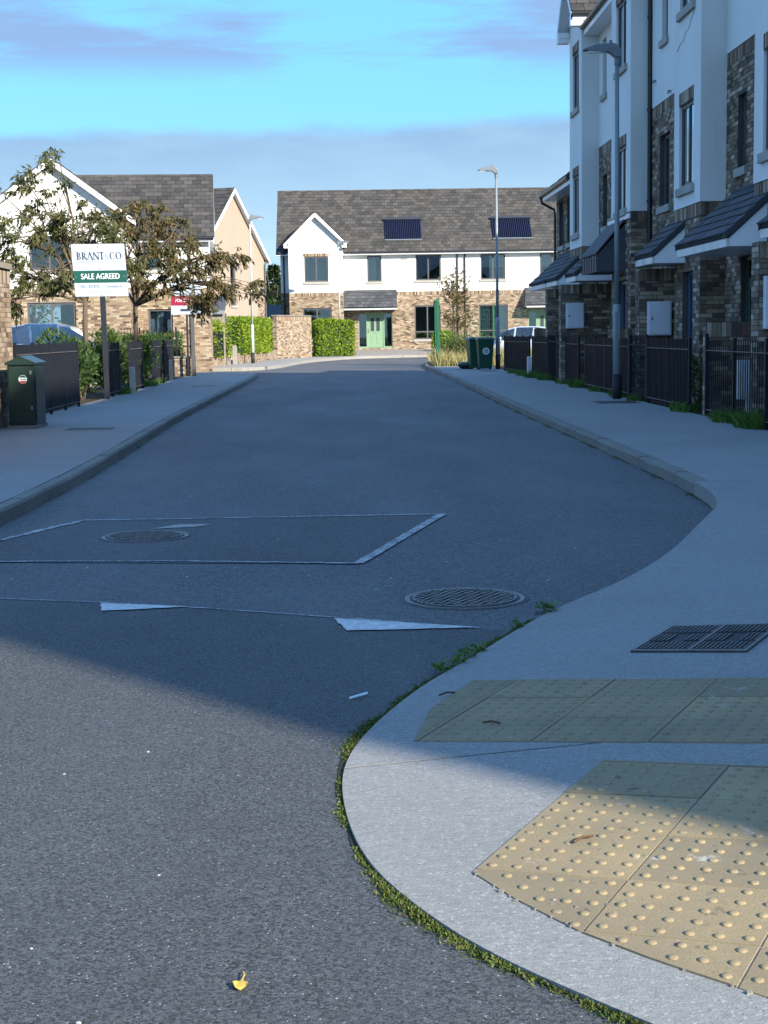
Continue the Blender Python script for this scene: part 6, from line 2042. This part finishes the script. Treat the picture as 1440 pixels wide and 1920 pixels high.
def hedge(label, path, w, z0, z1, mat, seed, dens=260, L=.10, name='hedge', core='leaf_shrub', cat='hedge', bulge=.04):
    rnd = random.Random(seed)
    t = thing(name, label, cat, (*path[0], z0))
    cr = MB(); lv = MB()
    for (a, b) in zip(path, path[1:]):
        a, b = V((*a, 0)), V((*b, 0)); d = (b-a).normalized(); nn = V((d.y, -d.x, 0)); ln = (b-a).length
        F = frame(a, d, nn)
        cr.fbox(F, .06, ln-.06, z0, z1-.12, -w/2+.10, w/2-.10)
        faces = [(ln*(z1-z0), 0), (ln*(z1-z0), 1), (ln*w, 2), (w*(z1-z0), 3), (w*(z1-z0), 4)]
        for area, k in faces:
            for _ in range(int(area*dens)):
                u, v = rnd.random(), rnd.random()
                dep = rnd.uniform(-.10, .05)
                if k < 2:
                    s = 1 if k == 0 else -1
                    p = F(u*ln, z0+v*(z1-z0), s*(w/2+dep+bulge*math.sin(u*ln*3+v*4))); o = nn*s
                elif k == 2:
                    p = F(u*ln, z1+dep+bulge*math.sin(u*ln*2.3)*1.3, (v-.5)*w); o = V((0, 0, 1))
                else:
                    s = -1 if k == 3 else 1
                    p = F((0 if k == 3 else ln)+s*dep, z0+v*(z1-z0), (u-.5)*w); o = d*s
                dr = (o*.55+rv(rnd)*.8+V((0, 0, .35))).normalized()
                leaf(lv, p, dr, (o+rv(rnd)*.7), L*rnd.uniform(.7, 1.4), L*rnd.uniform(.38, .55), .08)
    cr.build('shade_core', core, t)  # solid dark box added inside the leaves to block light
    stuff(lv.build('leaves', mat, t, fix=False))
    return t
hedge('bright clipped laurel hedge above the low brick wall', [(-6.35, 64.2), (-5.55, 69.3)], .8, .5, 1.95, 'leaf_laurel', 1, 230, .13)
hedge('bright laurel hedge block between lamp post and tall pale wall', [(-5.15, 71.4), (-4.25, 80.5)], .8, .55, 2.15, 'leaf_laurel', 2, 190, .14)
hedge('clipped cube of bright laurel in front of the far house', [(-1.75, 89.8), (.30, 90.2)], 1.6, .14, 2.12, 'leaf_laurel', 3, 210, .16, 'clipped_bush', cat='bush')
hedge('small yellow green clipped bush beside the far end of the mesh fence', [(4.9, 86.4), (5.9, 86.4)], .8, .1, 1.35, 'leaf_laurel', 31, 200, .16, 'clipped_bush', cat='bush')
hedge('low green hedge behind the hooped railing in front of the left house', [(-9.2, 55.1), (-5.9, 55.7)], .7, .12, 1.45, 'leaf_bush', 4, 190, .12)
def shrub(label, c, r, mat, seed, n=900, L=.12, name='shrub', stems=7, up=.5, wl=.34):
    rnd = random.Random(seed)
    t = thing(name, label, 'shrub', (c[0], c[1], c[2]))
    c, r = V(c), V(r)
    st = MB(); lv = MB()
    for _ in range(stems):
        e = c+V((rnd.uniform(-.8, .8)*r.x, rnd.uniform(-.8, .8)*r.y, r.z*rnd.uniform(.9, 1.7)))
        st.tube([c+rv(rnd, .06), (c+e)/2+rv(rnd, .06), e], [.016, .011, .005], 4, False)
    lump = [(rv(rnd), rnd.uniform(.3, .55)) for _ in range(9)]
    for _ in range(n):
        q, rad = rnd.choice(lump)
        o = rv(rnd)
        if rnd.random() < .7:
            o = o.normalized()*rnd.uniform(.75, 1)
        v = q*.62+o*rad
        p = c+V((v.x*r.x, v.y*r.y, (v.z+1)*r.z))
        if p.z < c.z+.01:
            p.z = c.z+rnd.uniform(.01, .2)
        dr = (o*.7+rv(rnd)*.6+V((0, 0, up))).normalized()
        leaf(lv, p, dr, rv(rnd), L*rnd.uniform(.6, 1.35), L*wl*rnd.uniform(.8, 1.2), .08)
    st.build('stems', 'bark', t, fix=False)
    stuff(lv.build('leaves', mat, t, fix=False))
shr = [((-5.85, 31.9, .1), (.52, 1.3, .66), 'leaf_shrub', 1500, 'broad dark green shrub filling the gap between the railings'),
       ((-5.75, 33.6, .1), (.42, .8, .58), 'leaf_shrub', 800, 'dark green shrub behind the foot of the sale post'),
       ((-5.65, 36.5, .1), (.40, .9, .70), 'leaf_bush', 900, 'tall narrow olive shrub between the two short railings'),
       ((-5.75, 38.9, .1), (.45, 1.0, .62), 'leaf_shrub', 800, 'dark shrub behind the short railing with the pale post'),
       ((-5.85, 42.6, .1), (.5, 1.2, .66), 'leaf_bush', 900, 'green shrub beside the small service box'),
       ((-5.95, 45.6, .1), (.45, 1.1, .58), 'leaf_shrub', 700, 'dark leafy shrub behind the short dark railing'),
       ((-6.1, 49.2, .1), (.5, 1.2, .66), 'leaf_shrub', 700, 'dark leafy shrub next to the maroon board'),
       ((-7.0, 35.5, .1), (.7, 1.0, .42), 'leaf_shrub', 500, 'dark shrub in front of the parked silver car'),
       ((-8.3, 36.6, .1), (.8, .9, .42), 'leaf_shrub', 500, 'low dark shrub between wall and parked silver car')]
for i, (c, r, m, n, lab) in enumerate(shr):
    shrub(lab, c, (r[0]*1.15, r[1], r[2]*1.2), m, 20+i, int(n*2.6), .13)
shrub('rounded green bush among the dry grass behind the mesh fence', (4.55, 63.6, .1), (.85, .8, .80), 'leaf_bush', 50, 1800, .10, 'bush')
shrub('loose green bush beside the sapling trunk', (5.7, 65.2, .1), (.9, .8, .62), 'leaf_bush', 51, 1500, .10, 'bush')
shrub('green shrub growing through the black railing beyond the near gate', (5.75, 25.2, .1), (.3, .6, .5), 'leaf_shrub', 52, 500, .09)
shrub('dark shrub in the gap beside the open hooped gate', (5.85, 23.9, .1), (.3, .35, .55), 'leaf_shrub', 53, 420, .09)
shrub('yellow green laurel at the far house window beside the fence', (6.2, 93.2, .2), (.7, .6, .75), 'leaf_laurel', 54, 700, .16)
# distant trees between the houses
def far_tree(label, base, h, r, seed, n=1500, conifer=False):
    rnd = random.Random(seed)
    t = thing('background_tree', label, 'tree', base)
    b = V(base); tr = MB(); lv = MB()
    tr.tube([b, b+V((0, 0, h*.5)), b+V((.1, 0, h*.92))], [.22, .15, .04], 7)
    lumps = [(b+V((rnd.uniform(-1, 1)*r, rnd.uniform(-1, 1)*r, h*rnd.uniform(.3, .92))), rnd.uniform(.35, .6)*r) for _ in range(10)]
    for (c, rr) in lumps:
        tr.tube([b+V((0, 0, h*.35)), c], [.08, .03], 4, False)
    for _ in range(n):
        if conifer:
            f = rnd.random()**.7
            a = rnd.uniform(0, 6.28)
            rad = r*(1-f)*rnd.uniform(.6, 1.1)+.1
            p = b+V((math.cos(a)*rad, math.sin(a)*rad, h*(.12+.88*f)))
            d = V((math.cos(a), math.sin(a), -.3))
        else:
            c, rr = rnd.choice(lumps)
            o = rv(rnd).normalized()
            p = c+o*rr*rnd.uniform(.6, 1.05); d = o+V((0, 0, -.2))
        leaf(lv, p, (d+rv(rnd, .5)), rv(rnd), rnd.uniform(.25, .5), rnd.uniform(.12, .25), .1)
    tr.build('trunk', 'bark', t, fix=False)
    stuff(lv.build('crown', 'leaf_conifer' if conifer else 'leaf_bush', t, fix=False))
far_tree('dark tree in the gap between beige gable and far house', (-6.2, 118, .0), 6.2, 1.5, 1, 1600)
far_tree('pale green rounded tree behind the grey roof in the gap', (-7.0, 112, .0), 4.6, 1.4, 2, 1600)
far_tree('dark pointed conifer beside the far house corner', (-5.3, 116, .0), 6.6, 1.0, 3, 1500, True)
for i, (x, y, h) in enumerate(((-24, 120, 7), (-18, 128, 8), (-12, 126, 6), (24, 120, 8), (32, 126, 9))):
    far_tree('leafy background tree hidden behind the ' + ('left white gabled house', 'beige gable roof', 'left house ridge', 'far house right end', 'low brick house')[i], (x, y, 0), h, 2.4, 10+i, 900)
t = thing('distant_building', 'low grey roofed outbuilding seen through the gap between houses', 'building', (-6.2, 106, 0))
MB().box(-8.5, -3.6, 106.2, 109, -.05, 2.3).build('wall', 'render_beige', t)
MB().prism([(-8.8, 106, 2.3), (-8.8, 109.2, 2.3), (-8.8, 107.6, 3.5)], (5.5, 0, 0)).build('roof', 'roof_slate', t)

# ---- grass, weeds, moss --------------------------------------------
def blades(mb, rnd, c, r, n, h, w=.012, lean=.5):
    for _ in range(n):
        a = rnd.uniform(0, 6.28); q = rnd.random()**.5
        p = V((c[0]+math.cos(a)*q*r[0], c[1]+math.sin(a)*q*r[1], c[2]))
        hh = h*rnd.uniform(.5, 1.15)
        d = V((rnd.uniform(-1, 1)*lean, rnd.uniform(-1, 1)*lean, 1)).normalized()
        s = V((rnd.uniform(-1, 1), rnd.uniform(-1, 1), 0)).normalized()*w/2
        m = p+d*hh*.6; tpp = p+d*hh+V((d.x*hh*.4, d.y*hh*.4, -hh*.08))
        i = len(mb.v)
        mb.v.extend([tuple(p-s), tuple(p+s), tuple(m+s*.8), tuple(tpp), tuple(m-s*.8)])
        mb.f.append((i, i+1, i+2, i+3, i+4))
rnd = random.Random(77)
mb = MB()
for _ in range(230):
    y = rnd.uniform(59.6, 70); x = rnd.uniform(3.5+.05*(y-59.6), 8)
    blades(mb, rnd, (x, y, .11), (.30, .30), 42, rnd.uniform(.35, .85), .02, .35)
dg = stuff(mb.build('dry_grass', 'grass_dry', None, fix=False)); dg['label'] = 'tall straw coloured dry grass covering the fenced plot'; dg['category'] = 'grass'
def weed(label, c, r, n, h, seed, mat='grass_green'):
    t = thing('weed_tuft', label, 'weeds', c, 'weed tufts along the railings')
    m = MB(); blades(m, random.Random(seed), c, r, n, h, .014, .7)
    stuff(m.build('blades', mat, t, fix=False))
WL = ['tallest bushy grass tuft in front of the notice board railing', 'low grass tuft beside the large tuft at the notice board railing', 'grass tuft at the post beside the open near gate',
      'small weed tuft in the gateway beside the tall lamp post', 'weed tuft just beyond the tall lamp post base', 'small weed tuft midway along the railing beyond the tall lamp post', 'leafy weed tuft in the gap between two railings past the lamp post',
      'small weed tuft under the short railing by the meter pillar', 'weed tuft at the hooped gate beside the meter pillar', 'broad weed tuft in front of the white marker post', 'weed tuft just behind the white marker post', 'weed tuft under the railing next to the wheelie bins']
for i, (x, y, r, n, h) in enumerate(((5.38, 20.3, .22, 420, .30), (5.36, 21.6, .20, 260, .22), (5.40, 24.6, .2, 220, .20), (5.38, 28.6, .16, 160, .16), (5.38, 30.3, .2, 200, .18), (5.42, 33.2, .18, 180, .16), (5.36, 35.6, .2, 260, .26),
                                     (5.40, 38.4, .2, 160, .16), (5.36, 41.4, .25, 240, .24), (5.33, 43.6, .3, 320, .26), (5.34, 45.8, .3, 260, .24), (5.30, 48.4, .25, 200, .18))):
    weed(WL[i], (x, y, .115), (r, r*2.2), n, h, 100+i)
for i, (x, y, r, n, h) in enumerate(((-5.24, 36.2, .16, 180, .2), (-5.22, 37.2, .16, 140, .16), (-5.28, 41.6, .2, 200, .22), (-5.35, 44.0, .2, 200, .2))):
    weed(['weed tuft in front of the pale concrete marker post', 'weed tuft just behind the pale concrete marker post', 'weed tuft beside the small green service box', 'weed tuft between service box and short dark railing'][i], (x, y, .115), (r, r*2.2), n, h, 140+i)
# moss and seedlings in the joint between road and kerb
def moss_line(edge, y0, y1, side, dens, seed, name, width=.05, z=.0, gap=.45):
    rnd = random.Random(seed)
    m = MB()
    y = y0
    while y < y1:
        nz = math.sin(y*3.1+seed)+math.sin(y*7.7+1.3*seed)*.7+math.sin(y*17.1)*.4
        slope = abs(edge(y+.02)-edge(y-.02))/.04
        stepy = 1/(dens*math.sqrt(1+slope*slope))
        if nz > gap-.9:
            lush = max(.25, min(1.4, .35+.45*(nz-gap+.9)))
            for _ in range(max(1, int(4*lush))):
                off = abs(rnd.gauss(0, width*.55*lush))
                x = edge(y)-side*(off+.001)*math.sqrt(1+slope*slope)
                p = V((x, y+rnd.uniform(-.01, .01), z))
                d = V((rnd.uniform(-1, 1), rnd.uniform(-1, 1), rnd.uniform(.2, 1.1)))
                leaf(m, p, d, rv(rnd), rnd.uniform(.006, .014)*(.7+.5*lush), rnd.uniform(.004, .008), .1)
        y += stepy
    o = stuff(m.build(name, 'moss', None, fix=False))
    return o
o = moss_line(Xe, 2.6, 7.6, 1, 620, 3, 'moss', .030, 0, -.1); o['label'] = 'green moss and seedlings along the curved dropped kerb'; o['category'] = 'moss'
o = moss_line(Xe, 11.2, 40, 1, 90, 5, 'moss', .06, 0, .5); o['label'] = 'thin moss along the straight right kerb'; o['category'] = 'moss'
o = moss_line(Xl, 11.5, 30, -1, 30, 8, 'moss', .05, 0, 1.1); o['label'] = 'thin moss along the left kerb'; o['category'] = 'moss'
# road dirt in the same joint
def dirt_line(edge, y0, y1, w, name):
    m = MB(); rnd = random.Random(4)
    ys = frange(y0, y1, .06); prev = None
    for y in ys:
        sl = (edge(y+.02)-edge(y-.02))/.04
        nrm_ = V((-1, sl, 0)).normalized()
        p = V((edge(y), y, .003)); q = p+nrm_*w*(.75+.35*math.sin(y*5.3)+.2*math.sin(y*13.7))
        if prev: m.poly([prev[0], p, q, prev[1]])
        prev = (p, q)
    struct(m.build(name, 'gutter_soil', None))
dirt_line(Xe, 2.4, 7.6, .022, 'gutter_dirt')
def seedling(label, p, n, L, seed):
    t = thing('kerb_weed', label, 'weed', p)
    m = MB(); rnd = random.Random(seed)
    for _ in range(n):
        d = V((rnd.uniform(-1, 1), rnd.uniform(-1, 1), rnd.uniform(.1, .9)))
        q = V(p)+V((rnd.uniform(-1, 1)*L, rnd.uniform(-1, 1)*L, rnd.uniform(0, L)))
        leaf(m, q, d, V((0, 0, 1))+rv(rnd, .6), L*rnd.uniform(.5, 1), L*.5, .1)
    stuff(m.build('leaves', 'grass_green', t, fix=False))
    return t
seedling('larger green weed sprouting at the kerb above the second white triangle', (Xe(7.80)-.03, 7.80, .0), 45, .05, 1)
seedling('small green weed sprouting at the kerb beside the white triangle tip', (Xe(7.40)-.03, 7.40, .0), 30, .035, 2)
for k, y in enumerate((6.85, 6.72, 6.6, 6.45)):
    seedling('low clump of green weeds in the kerb joint', (Xe(y)-.03, y, .0), 45, .035, 5+k)['group'] = 'weed clumps in the kerb joint'

# ---- litter and loose stones ---------------------------------------
t = thing('fallen_leaf', 'single yellow fallen leaf on the asphalt', 'leaf', (-.26, 3.31, 0))
m = MB()
c = V((-.262, 3.300, .004))
ring = [(-.018, .004), (-.010, -.016), (.002, -.022), (.013, -.014), (.018, .002), (.009, .010), (.003, .020), (-.004, .013), (-.012, .012)]
m.poly([c+V((x, y*1.3, .003+.35*abs(x))) for x, y in ring])
m.build('blade', 'leaf_yellow', t)
MB().tube([c+V((.002, .022, .005)), c+V((.006, .048, .006)), c+V((.002, .070, .004))], .0016, 5).build('stalk', 'leaf_yellow', t)
t = thing('litter_strip', 'pale plastic strip lying on the asphalt near the kerb', 'litter', (.02, 6.05, 0))
MB().hexa([(-.013, 6.015, .002), (-.008, 6.002, .002), (.063, 6.078, .002), (.058, 6.092, .002), (-.013, 6.015, .008), (-.008, 6.002, .008), (.063, 6.078, .009), (.058, 6.092, .009)]).build('strip', 'litter_pale', t)
tw = [((.34, 5.92), (.405, 5.945)), ((.47, 5.43), (.53, 5.40)), ((.60, 4.08), (.66, 4.12))]
for i, (a, b) in enumerate(tw):
    t = thing('twig', ['short dark twig on the shaded tactile slabs beside the concrete edge', 'short curved twig in the middle of the shaded tactile slabs', 'small brown twig on the sunlit tactile slabs'][i], 'twig', (a[0], a[1], hz(*a)))
    za, zb = hz(*a)+.012, hz(*b)+.012
    MB().tube([(a[0], a[1], za), ((a[0]+b[0])/2, (a[1]+b[1])/2+.006, (za+zb)/2+.004), (b[0], b[1], zb)], .004, 5).build('stem', 'twig_brown', t)
rnd = random.Random(12)
spots = [(0.25, 5.78), (-.9, 9.1), (-1.2, 10.45), (.15, 9.0), (.62, 9.6), (-1.9, 10.9), (.25, 9.75), (1.2, 8.9), (-.25, 9.2), (.9, 10.4), (-1.6, 9.7), (-.7, 9.5), (1.55, 10.2), (-2.0, 9.3), (.45, 10.9), (-.5, 10.75), (-1.0, 12.6), (.9, 13.5), (1.7, 11.9), (-1.4, 13.9), (-.3, 14.9), (-.8, 5.2), (-1.05, 5.0), (-.85, 3.6), (-.45, 4.1), (-.55, 3.1), (.1, 8.7), (-.4, 17.5), (-1.1, 18.2)]
def pebble(x, y, r):
    t = thing('pebble', 'small pale pebble lying loose on the asphalt', 'pebble', (x, y, 0), 'loose pale pebbles on the road')
    bm = bmesh.new(); bmesh.ops.create_icosphere(bm, subdivisions=1, radius=r)
    for v in bm.verts:
        v.co = V((v.co.x*rnd.uniform(.8, 1.4), v.co.y*rnd.uniform(.8, 1.3), max(-r*.3, v.co.z*.6)))+V((x, y, r*.3))
    me = bpy.data.meshes.new('stone'); bm.to_mesh(me); bm.free(); me.materials.append(MATS['stone_pale'])
    o = bpy.data.objects.new('stone', me); COL.objects.link(o); attach(o, t)
for (x, y) in spots:
    pebble(x+rnd.uniform(-.1, .1), y+rnd.uniform(-.1, .1), rnd.uniform(.0035, .0065)*(1 if y < 7 else 1.7))
